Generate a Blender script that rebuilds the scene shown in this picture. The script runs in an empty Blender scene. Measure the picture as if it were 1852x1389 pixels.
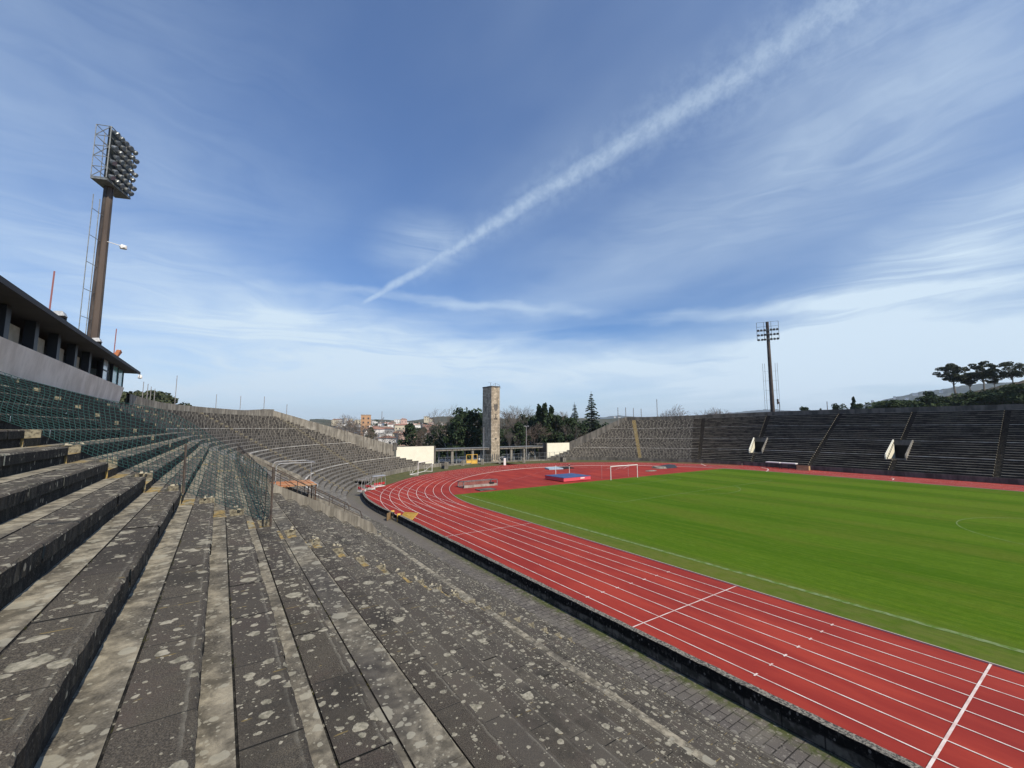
import bpy, math, random
from mathutils import Vector, Matrix
random.seed(7)
PI = math.pi
sc = bpy.context.scene
COL = sc.collection

# ------------------------------------------------------------------ camera
H = 9.3866                                   # eye above the track surface (z = 0); X runs along the straight, +Y up the near stand
F, YAW, PITCH, ROLL = 764.24, math.radians(-34.3802), math.radians(5.95654), math.radians(0.030817)
fw = Vector((math.cos(PITCH)*math.cos(YAW), math.cos(PITCH)*math.sin(YAW), math.sin(PITCH)))
rt = Vector((math.sin(YAW), -math.cos(YAW), 0)); up = rt.cross(fw)
rt, up = math.cos(ROLL)*rt + math.sin(ROLL)*up, -math.sin(ROLL)*rt + math.cos(ROLL)*up
cd = bpy.data.cameras.new('camera'); cam = bpy.data.objects.new('camera', cd); COL.objects.link(cam)
cd.sensor_width = 36; cd.lens = F*36/1852; cd.clip_end = 20000; cd.clip_start = 0.05
m = Matrix.Identity(4)
for i in range(3): m[i][0], m[i][1], m[i][2] = rt[i], up[i], -fw[i]
m[2][3] = H; cam.matrix_world = m; sc.camera = cam
def ray(x, y): return fw*F + rt*(x-926) - up*(y-694.5)          # direction through a point of the photograph, used to measure
def atZ(x, y, z): d = ray(x, y); t = (z-H)/d.z; return Vector((d.x*t, d.y*t, z))
def atY(x, y, Y): d = ray(x, y); t = Y/d.y; return Vector((d.x*t, Y, H+d.z*t))
def atX(x, y, X): d = ray(x, y); t = X/d.x; return Vector((X, d.y*t, H+d.z*t))
def atD(x, y, D): d = ray(x, y); t = D/math.hypot(d.x, d.y); return Vector((d.x*t, d.y*t, H+d.z*t))

# ------------------------------------------------------------------ light
SUN_EL, SUN_AZ = math.radians(42), math.radians(7)              # sun behind the camera, low over the straight
sd = Vector((-math.cos(SUN_EL)*math.cos(SUN_AZ), -math.cos(SUN_EL)*math.sin(SUN_AZ), math.sin(SUN_EL)))
sl = bpy.data.lights.new('sun', 'SUN'); sl.energy = 4.7; sl.angle = math.radians(0.5); sl.color = (1, .89, .72)
so = bpy.data.objects.new('sun', sl); COL.objects.link(so); so.rotation_euler = sd.to_track_quat('Z', 'Y').to_euler()
so.location = (0, 0, 60)
sc.view_settings.view_transform = 'Standard'; sc.view_settings.look = 'None'
sc.view_settings.exposure = 0; sc.view_settings.gamma = 1
sc.cycles.use_denoising = True
sc.cycles.max_bounces = 6; sc.cycles.transparent_max_bounces = 8

# ------------------------------------------------------------------ node helpers
class NT:
    def __init__(s, tree): s.t = tree; s.n = tree.nodes; s.l = tree.links
    def node(s, typ, **kw):
        n = s.n.new(typ)
        for k, v in kw.items(): setattr(n, k, v)
        return n
    def put(s, sock, v):
        if isinstance(v, bpy.types.NodeSocket): s.l.new(v, sock)
        elif v is not None:
            if sock.type == 'RGBA' and len(v) == 3: v = (*v, 1)
            sock.default_value = v
    def math(s, op, a, b=None, c=None, clamp=False):
        n = s.node('ShaderNodeMath', operation=op); n.use_clamp = clamp
        s.put(n.inputs[0], a)
        if b is not None: s.put(n.inputs[1], b)
        if c is not None: s.put(n.inputs[2], c)
        return n.outputs[0]
    def vmath(s, op, a, b=None):
        n = s.node('ShaderNodeVectorMath', operation=op); s.put(n.inputs[0], a)
        if b is not None: s.put(n.inputs[1], b)
        return n.outputs['Value'] if op in ('DOT_PRODUCT', 'LENGTH', 'DISTANCE') else n.outputs[0]
    def mix(s, f, a, b, mode='MIX'):
        n = s.node('ShaderNodeMix', data_type='RGBA', blend_type=mode)
        s.put(n.inputs[0], f); s.put(n.inputs[6], a); s.put(n.inputs[7], b); return n.outputs[2]
    def noise(s, vec, scale, detail=4, rough=.55, dist=0, out=0):
        n = s.node('ShaderNodeTexNoise'); s.put(n.inputs['Vector'], vec)
        n.inputs['Scale'].default_value = scale; n.inputs['Detail'].default_value = detail
        n.inputs['Roughness'].default_value = rough; n.inputs['Distortion'].default_value = dist
        return n.outputs[out]
    def ramp(s, v, a, b, lo=0., hi=1.):
        n = s.node('ShaderNodeMapRange'); n.clamp = True; n.interpolation_type = 'SMOOTHSTEP'
        s.put(n.inputs[0], v); s.put(n.inputs[1], a); s.put(n.inputs[2], b)
        n.inputs[3].default_value = lo; n.inputs[4].default_value = hi
        return n.outputs[0]
    def map(s, vec, scale=(1, 1, 1), rot=(0, 0, 0), loc=(0, 0, 0)):
        n = s.node('ShaderNodeMapping'); s.put(n.inputs[0], vec); n.inputs[1].default_value = loc
        n.inputs[2].default_value = rot; n.inputs[3].default_value = scale; return n.outputs[0]
    def sep(s, v): n = s.node('ShaderNodeSeparateXYZ'); s.put(n.inputs[0], v); return n.outputs
    def comb(s, x, y, z=0.):
        n = s.node('ShaderNodeCombineXYZ'); s.put(n.inputs[0], x); s.put(n.inputs[1], y); s.put(n.inputs[2], z); return n.outputs[0]
    def voro(s, vec, scale, feature='F1', rnd=1.):
        n = s.node('ShaderNodeTexVoronoi', feature=feature); s.put(n.inputs['Vector'], vec)
        n.inputs['Scale'].default_value = scale; n.inputs['Randomness'].default_value = rnd; return n

def material(name, build=None, rough=.85, color=None, metal=0., spec=.3):
    mt = bpy.data.materials.new(name); mt.use_nodes = True; T = NT(mt.node_tree)
    b = mt.node_tree.nodes['Principled BSDF']
    b.inputs['Roughness'].default_value = rough; b.inputs['Metallic'].default_value = metal
    b.inputs['Specular IOR Level'].default_value = spec
    if color: b.inputs['Base Color'].default_value = (*color, 1)
    if build: build(T, b)
    return mt
def P(T): return T.node('ShaderNodeNewGeometry').outputs['Position']
def UV(T): return T.node('ShaderNodeTexCoord').outputs['UV']
def bump(T, b, h, strength=.5, dist=.01):
    n = T.node('ShaderNodeBump'); n.inputs['Strength'].default_value = strength; n.inputs['Distance'].default_value = dist
    T.put(n.inputs['Height'], h); T.l.new(n.outputs[0], b.inputs['Normal'])
def varied(c1, c2, scale=2., rough=.85, detail=5, fine=None, metal=0., bmp=0., stretch=(1, 1, 1), name='surface', spec=.3, lo=.35, hi=.65):
    def f(T, b):
        p = T.map(P(T), scale=stretch)
        a = T.ramp(T.noise(p, scale, detail, .6), lo, hi); c = T.mix(a, c1, c2)
        if fine: c = T.mix(T.ramp(T.noise(P(T), fine, 2), .4, .62), c, tuple(v*.6 for v in c1))
        T.put(b.inputs['Base Color'], c)
        if bmp: bump(T, b, T.noise(p, scale*8, 4), .6, bmp)
    return material(name, f, rough, metal=metal, spec=spec)

# ------------------------------------------------------------------ sky
w = bpy.data.worlds.new('World'); sc.world = w; w.use_nodes = True
T = NT(w.node_tree); bg = T.n['Background']
sky = T.node('ShaderNodeTexSky', sky_type='NISHITA'); sky.sun_disc = False
sky.sun_elevation = SUN_EL; sky.sun_rotation = math.atan2(sd.x, sd.y); sky.altitude = 200
sky.air_density = 1.0; sky.dust_density = .6; sky.ozone_density = 2.2
D = T.node('ShaderNodeTexCoord').outputs['Generated']
dx, dy, dz = T.sep(D)
zc = T.math('MAXIMUM', dz, .012)
cu, cv = T.math('DIVIDE', dx, T.math('ADD', zc, .06)), T.math('DIVIDE', dy, T.math('ADD', zc, .06))
cp = T.comb(cu, cv, 0.)
def eb(x, y, rx, ry, ang=0., soft=1.7):                          # a soft elliptical patch of cirrus round one direction of the sky
    d = ray(x, y).normalized(); e1 = d.cross(Vector((0, 0, 1))).normalized(); e2 = e1.cross(d)
    c_, s_ = math.cos(math.radians(ang)), math.sin(math.radians(ang)); f1, f2 = e1*c_+e2*s_, e2*c_-e1*s_
    k = F/ray(x, y).length
    u = T.math('DIVIDE', T.math('ADD', T.vmath('DOT_PRODUCT', DW, tuple(f1)), 0.), rx*k/F); v = T.math('DIVIDE', T.vmath('DOT_PRODUCT', DW, tuple(f2)), ry*k/F)
    q_ = T.math('SQRT', T.math('ADD', T.math('MULTIPLY', u, u), T.math('MULTIPLY', v, v)))
    return T.math('MULTIPLY', T.ramp(q_, .0, soft, 1., 0.), T.ramp(T.vmath('DOT_PRODUCT', D, tuple(d)), .3, .5))
def add(*a):
    v = a[0]
    for b_ in a[1:]: v = T.math('ADD', v, b_)
    return v
DW = T.vmath('ADD', D, T.vmath('MULTIPLY', T.vmath('SUBTRACT', T.noise(T.map(D, scale=(1, 1, 2.2)), 5.5, 4, .55, out=1), (.5, .5, .5)), (.11, .11, .06)))
az_ = T.math('ARCTAN2', dy, dx)
band = T.comb(az_, T.math('MULTIPLY', dz, 4.2), 0.)
bw = T.vmath('ADD', band, T.vmath('MULTIPLY', T.noise(band, 1.6, 3, out=1), (.5, .9, 0)))
n_band = T.noise(T.map(bw, scale=(1, 1, 1), rot=(0, 0, .12)), 2.1, 7, .56, .2)
n_fib = T.noise(T.map(bw, scale=(1.2, 4.2, 1), rot=(0, 0, .2)), 3.2, 7, .62, .3)
n_soft = T.noise(T.map(cp, scale=(.25, .5, 1), rot=(0, 0, math.radians(50))), 1.4, 5, .55)
tex = T.math('ADD', T.math('MULTIPLY', T.ramp(n_band, .30, .70), .75), T.math('MULTIPLY', T.ramp(n_fib, .30, .74), .42))
patches = add(T.math('MULTIPLY', eb(1480, 546, 270, 15, -3), .55), T.math('MULTIPLY', eb(1700, 470, 250, 75, 20), .60), T.math('MULTIPLY', eb(1740, 600, 420, 90, 2), .42),
              T.math('MULTIPLY', eb(420, 560, 360, 75, -8), .46), T.math('MULTIPLY', eb(800, 540, 260, 8, -2), .30), T.math('MULTIPLY', eb(765, 445, 80, 45, 10), .26),
              T.math('MULTIPLY', eb(1000, 660, 800, 45, 0), .5), T.math('MULTIPLY', eb(60, 230, 420, 330, 0), .17), T.math('MULTIPLY', eb(1700, 170, 320, 190, 20), .16), T.math('MULTIPLY', eb(1350, 350, 420, 110, 18), .17),
              T.math('MULTIPLY', eb(700, 600, 330, 50, 4), .24))
low = T.ramp(dz, .0, .30, 1., 0.)
mask = add(T.math('MULTIPLY', patches, T.math('ADD', .38, T.math('MULTIPLY', tex, 1.15))), T.math('MULTIPLY', T.math('MULTIPLY', T.math('POWER', low, 1.4), T.ramp(n_band, .28, .66, .72, 1.05)), .78), T.math('MULTIPLY', T.ramp(n_soft, .36, .7), .16), .05)
mask = T.math('SUBTRACT', mask, T.math('MULTIPLY', eb(960, 603, 230, 34, 2), .30), clamp=True)
# contrail: a band along one great circle, wide and ragged at its old end and thin at its new one
d1, d2 = ray(600, 586).normalized(), ray(1560, -4).normalized()
nn = d1.cross(d2).normalized(); tt = (d2 - d1*d1.dot(d2)).normalized()
rag = T.noise(D, 42, 5, .66); rag2 = T.noise(D, 90, 3, .6)
off = T.math('ADD', T.vmath('DOT_PRODUCT', D, tuple(nn)), T.math('MULTIPLY', T.math('SUBTRACT', T.noise(D, 5, 4), .5), .022))
al = T.math('ARCTAN2', T.vmath('DOT_PRODUCT', D, tuple(tt)), T.vmath('DOT_PRODUCT', D, tuple(d1)))
wd = T.math('ADD', T.math('MULTIPLY', T.math('MAXIMUM', al, 0.), .029), .0045)
q = T.math('DIVIDE', T.math('ABSOLUTE', off), T.math('MULTIPLY', wd, T.math('ADD', .70, T.math('MULTIPLY', rag, .55))))
core = T.math('MULTIPLY', T.math('POWER', T.ramp(q, .0, 1.8, 1., 0.), 1.05), T.ramp(al, .0, .11))
core = T.math('MULTIPLY', core, T.math('MULTIPLY', T.ramp(T.noise(D, 44, 5, .7), .34, .64, .68, 1.), T.ramp(al, .05, .95, .9, .80)))
core = T.math('MULTIPLY', core, T.ramp(dx, 0., .05))
halo = T.math('MULTIPLY', T.math('MULTIPLY', T.ramp(q, .2, 3.2, 1., 0.), T.ramp(rag, .35, .65, .05, .3)), T.ramp(al, .05, .3))
halo = T.math('MULTIPLY', halo, T.ramp(dx, 0., .05))
mask = T.math('ADD', mask, T.math('MULTIPLY', halo, .35), clamp=True)
mask = T.math('MAXIMUM', mask, T.math('MULTIPLY', core, .64))
gain = T.ramp(dz, .05, .75, .98, 1.25)
skc = T.mix(1., T.mix(1., sky.outputs[0], (.87, 1.17, 1.56), 'MULTIPLY'), T.comb(gain, gain, gain), 'MULTIPLY')
col = T.mix(mask, skc, (8.2, 10.0, 11.7))
T.put(bg.inputs['Color'], col); bg.inputs['Strength'].default_value = .082

# ------------------------------------------------------------------ mesh helpers
class MB:
    def __init__(s): s.v = []; s.f = []; s.mi = []; s.uv = []
    def vert(s, p): s.v.append(tuple(p)); return len(s.v)-1
    def face(s, pts, mi=0, uv=None):
        i0 = len(s.v); s.v.extend(tuple(p) for p in pts); s.f.append(tuple(range(i0, i0+len(pts)))); s.mi.append(mi)
        s.uv.append(uv or [(p[0], p[1]) for p in pts])
    def box(s, a, b, mi=0):
        x0, y0, z0 = a; x1, y1, z1 = b
        c = [(x0,y0,z0),(x1,y0,z0),(x1,y1,z0),(x0,y1,z0),(x0,y0,z1),(x1,y0,z1),(x1,y1,z1),(x0,y1,z1)]
        for q in ((3,2,1,0),(4,5,6,7),(0,1,5,4),(1,2,6,5),(2,3,7,6),(3,0,4,7)): s.face([c[i] for i in q], mi)
    def hexa(s, c, mi=0):                                        # eight corners: bottom four, then top four
        for q in ((3,2,1,0),(4,5,6,7),(0,1,5,4),(1,2,6,5),(2,3,7,6),(3,0,4,7)): s.face([c[i] for i in q], mi)
    def tube(s, pts, r, n=6, mi=0, cap=True):
        pts = [Vector(p) for p in pts]; rr = r if isinstance(r, (list, tuple)) else [r]*len(pts)
        ref = None; rings = []
        for i, p in enumerate(pts):
            d = (pts[min(i+1, len(pts)-1)] - pts[max(i-1, 0)]).normalized()
            if ref is None: ref = d.orthogonal().normalized()
            u = (ref - d*ref.dot(d)).normalized(); ref = u; v = d.cross(u)
            rings.append([p + u*(rr[i]*math.cos(2*PI*k/n)) + v*(rr[i]*math.sin(2*PI*k/n)) for k in range(n)])
        for i in range(len(rings)-1):
            for k in range(n):
                s.face([rings[i][k], rings[i][(k+1)%n], rings[i+1][(k+1)%n], rings[i+1][k]], mi)
        if cap: s.face(rings[0][::-1], mi); s.face(rings[-1], mi)
    def poly(s, pts, z, mi=0): s.face([(x, y, z) for x, y in pts], mi)
    def build(s, name, mats, parent=None, smooth=False):
        off = parent.location if parent is not None and parent.get('_root') else (root_loc(parent) if parent is not None else Vector((0,0,0)))
        me = bpy.data.meshes.new(name)
        me.from_pydata([(v[0]-off[0], v[1]-off[1], v[2]-off[2]) for v in s.v], [], s.f)
        mats = mats if isinstance(mats, (list, tuple)) else [mats]
        for mt in mats: me.materials.append(mt)
        me.polygons.foreach_set('material_index', s.mi)
        if smooth: me.polygons.foreach_set('use_smooth', [True]*len(s.f))
        ul = me.uv_layers.new(name='UVMap')
        ul.data.foreach_set('uv', [c for f in s.uv for p in f for c in p])
        me.update()
        o = bpy.data.objects.new(name, me); COL.objects.link(o)
        if parent is not None: o.parent = parent
        return o
def root_loc(o):
    while o.parent is not None: o = o.parent
    return Vector(o.location)
def tag(o, label=None, cat=None, group=None, kind=None):
    if label: o['label'] = label
    if cat: o['category'] = cat
    if group: o['group'] = group
    if kind: o['kind'] = kind
    return o
def thing(name, label, cat, loc=(0, 0, 0), group=None):
    o = bpy.data.objects.new(name, None); COL.objects.link(o); o.location = loc; o.empty_display_size = .3
    return tag(o, label, cat, group)
def structure(name, mb, mats): return tag(mb.build(name, mats), kind='structure')
def kids(o): return [c for c in bpy.data.objects if c.parent == o]
def dup(o, loc, rz=0., label=None, scale=None, parent=None, ch=None):
    c = o.copy(); COL.objects.link(c); c.parent = parent
    if parent is None:
        c.location = loc; c.rotation_euler = (0, 0, rz)
        if scale: c.scale = scale if isinstance(scale, tuple) else (scale,)*3
        if label: c['label'] = label
    for k in (ch if ch is not None else kids(o)): dup(k, None, parent=c)
    return c

# ------------------------------------------------------------------ materials
def joints(T, s, period, wid, jit=0.):
    fr = T.math('ABSOLUTE', T.math('SUBTRACT', T.math('FRACT', T.math('DIVIDE', s, period)), .5))
    return T.ramp(fr, .5-wid/period, .5-wid/period*.4)            # 1 on the joint
def lichen(T, p, amount=1.):
    pw = T.vmath('ADD', p, T.vmath('MULTIPLY', T.noise(p, 9, 3, out=1), (.07, .07, .07)))
    dens = T.math('ADD', T.noise(p, 1.1, 3), T.ramp(T.sep(p)[0], 3., 13., 0., .16))
    tot = None
    for sc_, r0, gate in ((2.4, .33, .60), (5.2, .37, .50), (10., .36, .50), (22., .34, .56)):
        v = T.voro(pw, sc_); rnd = T.sep(v.outputs['Color'])
        rad = T.math('MULTIPLY', T.ramp(rnd[0], gate-.12*amount, 1., 0., 1.), r0)
        rad = T.math('MULTIPLY', rad, T.ramp(dens, .34, .58, .45, 1.15))
        sp = T.ramp(T.math('SUBTRACT', rad, v.outputs['Distance']), .0, .035)
        tot = sp if tot is None else T.math('MAXIMUM', tot, sp)
    return tot
def slab_mat(T, b, dark=1.):
    p = P(T); uv = UV(T); s, u, _ = T.sep(uv)
    grain = T.ramp(T.noise(p, 95, 2, .7), .38, .66); mott = T.ramp(T.noise(p, 2.2, 6, .65), .34, .68)
    c = T.mix(grain, (.012, .0105, .008), (.155, .132, .098))
    c = T.mix(T.math('MULTIPLY', mott, .5), c, (.105, .092, .066))
    c = T.mix(T.ramp(T.noise(T.map(p, loc=(7, 2, 0)), .9, 6, .7), .5, .72, 0., .6), c, (.085, .058, .048))
    c = T.mix(T.ramp(T.noise(p, 200, 1), .62, .72, 0., .5), c, (.26, .25, .24))
    blockid = T.math('FLOOR', T.math('DIVIDE', s, 1.34))
    wn = T.node('ShaderNodeTexWhiteNoise', noise_dimensions='2D'); T.put(wn.inputs['Vector'], T.comb(blockid, T.math('FLOOR', T.math('DIVIDE', u, .7353))))
    c = T.mix(T.math('MULTIPLY', wn.outputs[0], .5), c, (.045, .038, .034))
    wn2 = T.node('ShaderNodeTexWhiteNoise', noise_dimensions='1D'); T.put(wn2.inputs['W'], T.math('FLOOR', T.math('DIVIDE', u, .7353)))
    c = T.mix(T.math('MULTIPLY', wn2.outputs[0], .38), c, (.135, .122, .10))
    fr2 = T.math('FRACT', T.math('DIVIDE', T.math('SUBTRACT', u, .0235), .7353))
    edge = T.math('MULTIPLY', T.ramp(fr2, .055, .0), T.ramp(T.noise(p, 4, 4, .7), .36, .6)); c = T.mix(T.math('MULTIPLY', edge, .55), c, (.25, .235, .19))
    yel = T.math('MULTIPLY', joints(T, T.math('ADD', s, .3), .67, .012), T.ramp(T.noise(p, 2.2, 4, .7), .55, .60))
    c = T.mix(yel, c, (.24, .18, .07))
    jn = joints(T, s, 1.34, .012); c = T.mix(jn, c, (.02, .02, .018))
    c = T.mix(T.ramp(T.noise(T.map(p, loc=(4, 9, 0)), .55, 7, .72), .50, .66, 0., .6), c, (.028, .025, .020))
    L = lichen(T, p); lc = T.mix(T.ramp(T.noise(p, 12, 4, .7), .3, .7), (.19, .18, .13), (.52, .48, .37))
    c = T.mix(T.math('MULTIPLY', L, .80), c, lc)
    T.put(b.inputs['Base Color'], c)
    bump(T, b, T.math('ADD', T.noise(p, 60, 4, .7), T.math('MULTIPLY', L, .3)), .7, .012)
M = {}
M['slab'] = material('granite slab', slab_mat, .9)
def gutter_mat(T, b):
    p = P(T); s, u, _ = T.sep(UV(T))
    q_ = T.vmath('ADD', p, T.vmath('MULTIPLY', T.noise(p, 3, 3, out=1), (.25, .25, 0)))
    a = T.ramp(T.noise(q_, 4.2, 8, .62), .34, .68); d_ = T.ramp(T.noise(T.map(p, loc=(5, 3, 0)), 1.0, 4), .38, .66)
    k_ = T.math('FLOOR', T.math('DIVIDE', u, .7353)); wn = T.node('ShaderNodeTexWhiteNoise', noise_dimensions='1D'); T.put(wn.inputs['W'], k_)
    c = T.mix(a, (.115, .102, .075), (.43, .385, .285)); lowrow = T.ramp(u, 15.7, 16.3)
    rowdark = T.math('MULTIPLY', T.math('SUBTRACT', 1., lowrow), T.ramp(wn.outputs[0], .1, .6, .35, 1.))
    rowdark = T.math('MULTIPLY', rowdark, T.ramp(T.noise(T.map(p, loc=(1, 8, 0)), .33, 3), .40, .58, .25, 1.))
    rowdark = T.math('MULTIPLY', rowdark, T.ramp(u, 7.3, 8.2))
    c = T.mix(T.math('MULTIPLY', rowdark, .92), c, T.mix(a, (.045, .040, .036), (.095, .085, .072)))
    c = T.mix(T.math('MULTIPLY', T.ramp(T.noise(T.map(p, loc=(5, 3, 0)), .8, 6, .7), .44, .64), .8), c, T.mix(T.ramp(T.noise(p, 60, 2), .4, .6), (.045, .040, .034), (.13, .118, .095)))
    c = T.mix(T.ramp(T.noise(p, 120, 2), .5, .7, 0, .35), c, (.05, .05, .045))
    c = T.mix(T.math('MULTIPLY', lichen(T, T.map(p, loc=(9, 4, 0)), .4), .6), c, (.40, .38, .30))
    T.put(b.inputs['Base Color'], c); bump(T, b, T.noise(q_, 12, 6, .7), .7, .015)
M['gutter'] = material('weathered screed', gutter_mat, .92)
def riser_mat(T, b):
    p = P(T); s, u, _ = T.sep(UV(T))
    p2 = T.map(p, scale=(1, 1, .35))
    a = T.ramp(T.noise(p2, 9, 6, .7), .42, .70)
    c = T.mix(a, (.005, .005, .0045), (.045, .042, .035))
    c = T.mix(T.math('MULTIPLY', T.ramp(T.noise(p, 45, 3), .54, .7), .5), c, (.10, .095, .08))
    v = T.voro(T.map(p, scale=(1, 1, .55)), 11); rr = T.sep(v.outputs['Color'])[0]
    L = T.ramp(T.math('SUBTRACT', T.math('MULTIPLY', T.ramp(rr, .6, 1.), .33), v.outputs['Distance']), 0., .05)
    c = T.mix(T.math('MULTIPLY', L, .8), c, (.30, .28, .22))
    # pale lines on the joints of the blocks round the curve
    px = T.sep(p)[0]
    jn = T.math('MULTIPLY', joints(T, s, .67, .07), T.ramp(px, 40, 60)); c = T.mix(T.math('MULTIPLY', jn, .8), c, (.30, .28, .22))
    T.put(b.inputs['Base Color'], c); bump(T, b, T.noise(p2, 22, 5, .7), .9, .02)
M['riser'] = material('mossy black riser', riser_mat, .95)
def far_mat(c1, c2, edge=None):
    def f(T, b):
        p = P(T); a = T.ramp(T.noise(p, 1.6, 8, .72), .36, .66); c = T.mix(a, c1, c2)
        c = T.mix(T.ramp(T.noise(p, 7, 4, .7), .52, .7, 0., .55), c, tuple(v*2.1 for v in c2))
        T.put(b.inputs['Base Color'], c)
    return f
M['slab_far'] = material('lichened tread', far_mat((.085, .080, .070), (.22, .205, .175)), .95)
M['riser_far'] = material('dark riser', far_mat((.010, .008, .006), (.040, .032, .025)), .95)
M['tread_dark'] = material('dark tread', far_mat((.026, .022, .017), (.085, .072, .056)), .95)
def rb(T, b):
    p = P(T); s, u, _ = T.sep(UV(T))
    wn = T.node('ShaderNodeTexWhiteNoise', noise_dimensions='1D'); T.put(wn.inputs['W'], T.math('FLOOR', T.math('DIVIDE', u, .7353)))
    rowoff = T.math('ADD', T.math('MULTIPLY', wn.outputs[0], .95), T.math('MULTIPLY', T.noise(p, .35, 2), 1.6))
    c = T.mix(T.ramp(T.noise(p, 1.3, 7, .7), .4, .64), (.042, .037, .032), (.155, .138, .115))
    c = T.mix(T.math('MULTIPLY', joints(T, T.math('ADD', s, rowoff), .95, .075), .85), c, (.34, .315, .25))
    T.put(b.inputs['Base Color'], c)
M['riser_bend'] = material('block riser with pale joints', rb, .95)  # pale lines at the block joints, shifted row by row
M['stair_far'] = varied((.07, .062, .04), (.22, .19, .125), 2.2, name='mossy stair', rough=.95)
M['pale_nose'] = varied((.06, .052, .042), (.46, .41, .32), .9, name='patchy pale nosing', stretch=(.25, 1, 3), rough=.9, lo=.36, hi=.56)
M['white_edge'] = varied((.62, .60, .54), (.30, .28, .24), .5, name='worn white edge', rough=.8)
def yel(T, b):
    p = P(T); a = T.ramp(T.noise(p, 7, 6, .7), .38, .62)
    c = T.mix(a, (.10, .088, .06), (.42, .29, .09)); c = T.mix(T.ramp(T.noise(T.map(p, loc=(3, 3, 3)), 4, 4), .5, .62), c, (.30, .28, .20))
    T.put(b.inputs['Base Color'], c); bump(T, b, T.noise(p, 30, 4), .6, .01)
M['yellow'] = material('worn yellow paint on concrete', yel, .85)
M['broken'] = varied((.30, .275, .20), (.10, .09, .07), 14, name='broken concrete', bmp=.03, rough=.95)
def conc(T, b):
    p = P(T); st = T.noise(T.map(p, scale=(1, 1, .12)), 2.2, 6, .7)
    c = T.mix(T.ramp(st, .36, .66), (.14, .128, .105), (.33, .305, .255)); c = T.mix(T.ramp(T.noise(p, .5, 4), .45, .7, 0, .5), c, (.10, .09, .075))
    T.put(b.inputs['Base Color'], c); bump(T, b, T.noise(p, 20, 4), .4, .01)
M['concrete'] = material('stained concrete', conc, .9)
M['conc_dark'] = varied((.06, .057, .05), (.14, .13, .115), .8, name='dark weathered concrete', stretch=(1, 1, .3), rough=.95)
def blackwall(T, b):
    p = P(T); x, y, z = T.sep(p)
    a = T.ramp(T.noise(T.map(p, scale=(1, 1, .7)), 7, 6, .7), .50, .70)
    c = T.mix(a, (.006, .006, .006), (.075, .072, .065))
    lo = T.ramp(T.math('ADD', z, T.math('MULTIPLY', T.noise(p, 1.2, 3), .35)), -.16, -.02)
    c = T.mix(lo, T.mix(T.ramp(T.noise(p, 3, 5), .4, .6), (.06, .058, .05), (.17, .16, .14)), c)
    v = T.voro(T.map(p, scale=(1, 1, .7)), 8); rr = T.sep(v.outputs['Color'])[0]
    L = T.ramp(T.math('SUBTRACT', T.math('MULTIPLY', T.ramp(rr, .35, 1.), .34), v.outputs['Distance']), 0., .06)
    c = T.mix(T.math('MULTIPLY', L, T.math('ADD', T.math('MULTIPLY', lo, .45), .35)), c, (.24, .23, .205))
    jn = T.math('MAXIMUM', joints(T, x, 1.25, .03), joints(T, T.math('ADD', z, .18), .37, .018)); c = T.mix(T.math('MULTIPLY', jn, .8), c, (.004, .004, .004))
    nz = T.sep(T.node('ShaderNodeNewGeometry').outputs['True Normal'])[2]
    top = T.mix(T.ramp(T.noise(p, 12, 6, .7), .42, .6), (.045, .043, .038), (.30, .28, .23))
    c = T.mix(T.ramp(nz, .6, .7), c, top)
    T.put(b.inputs['Base Color'], c); bump(T, b, T.noise(p, 14, 5, .7), .9, .03)
M['blackwall'] = material('black mossy low wall', blackwall, .95)
def track(T, b):
    p = P(T)
    c = T.mix(T.ramp(T.noise(T.map(p, scale=(.25, 1, 1)), .55, 6, .6), .38, .66), (.29, .028, .019), (.41, .050, .029))
    c = T.mix(T.ramp(T.noise(p, .09, 4), .42, .66, 0., .35), c, (.20, .022, .020))
    c = T.mix(T.ramp(T.noise(p, 260, 1), .42, .62, 0., .45), c, (.20, .03, .025))
    T.put(b.inputs['Base Color'], c); bump(T, b, T.noise(p, 300, 2), .25, .003)
M['track'] = material('red tartan', track, .88, spec=.2)
M['track_pale'] = varied((.30, .06, .05), (.36, .10, .085), .3, name='faded red tartan', rough=.9)
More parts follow.
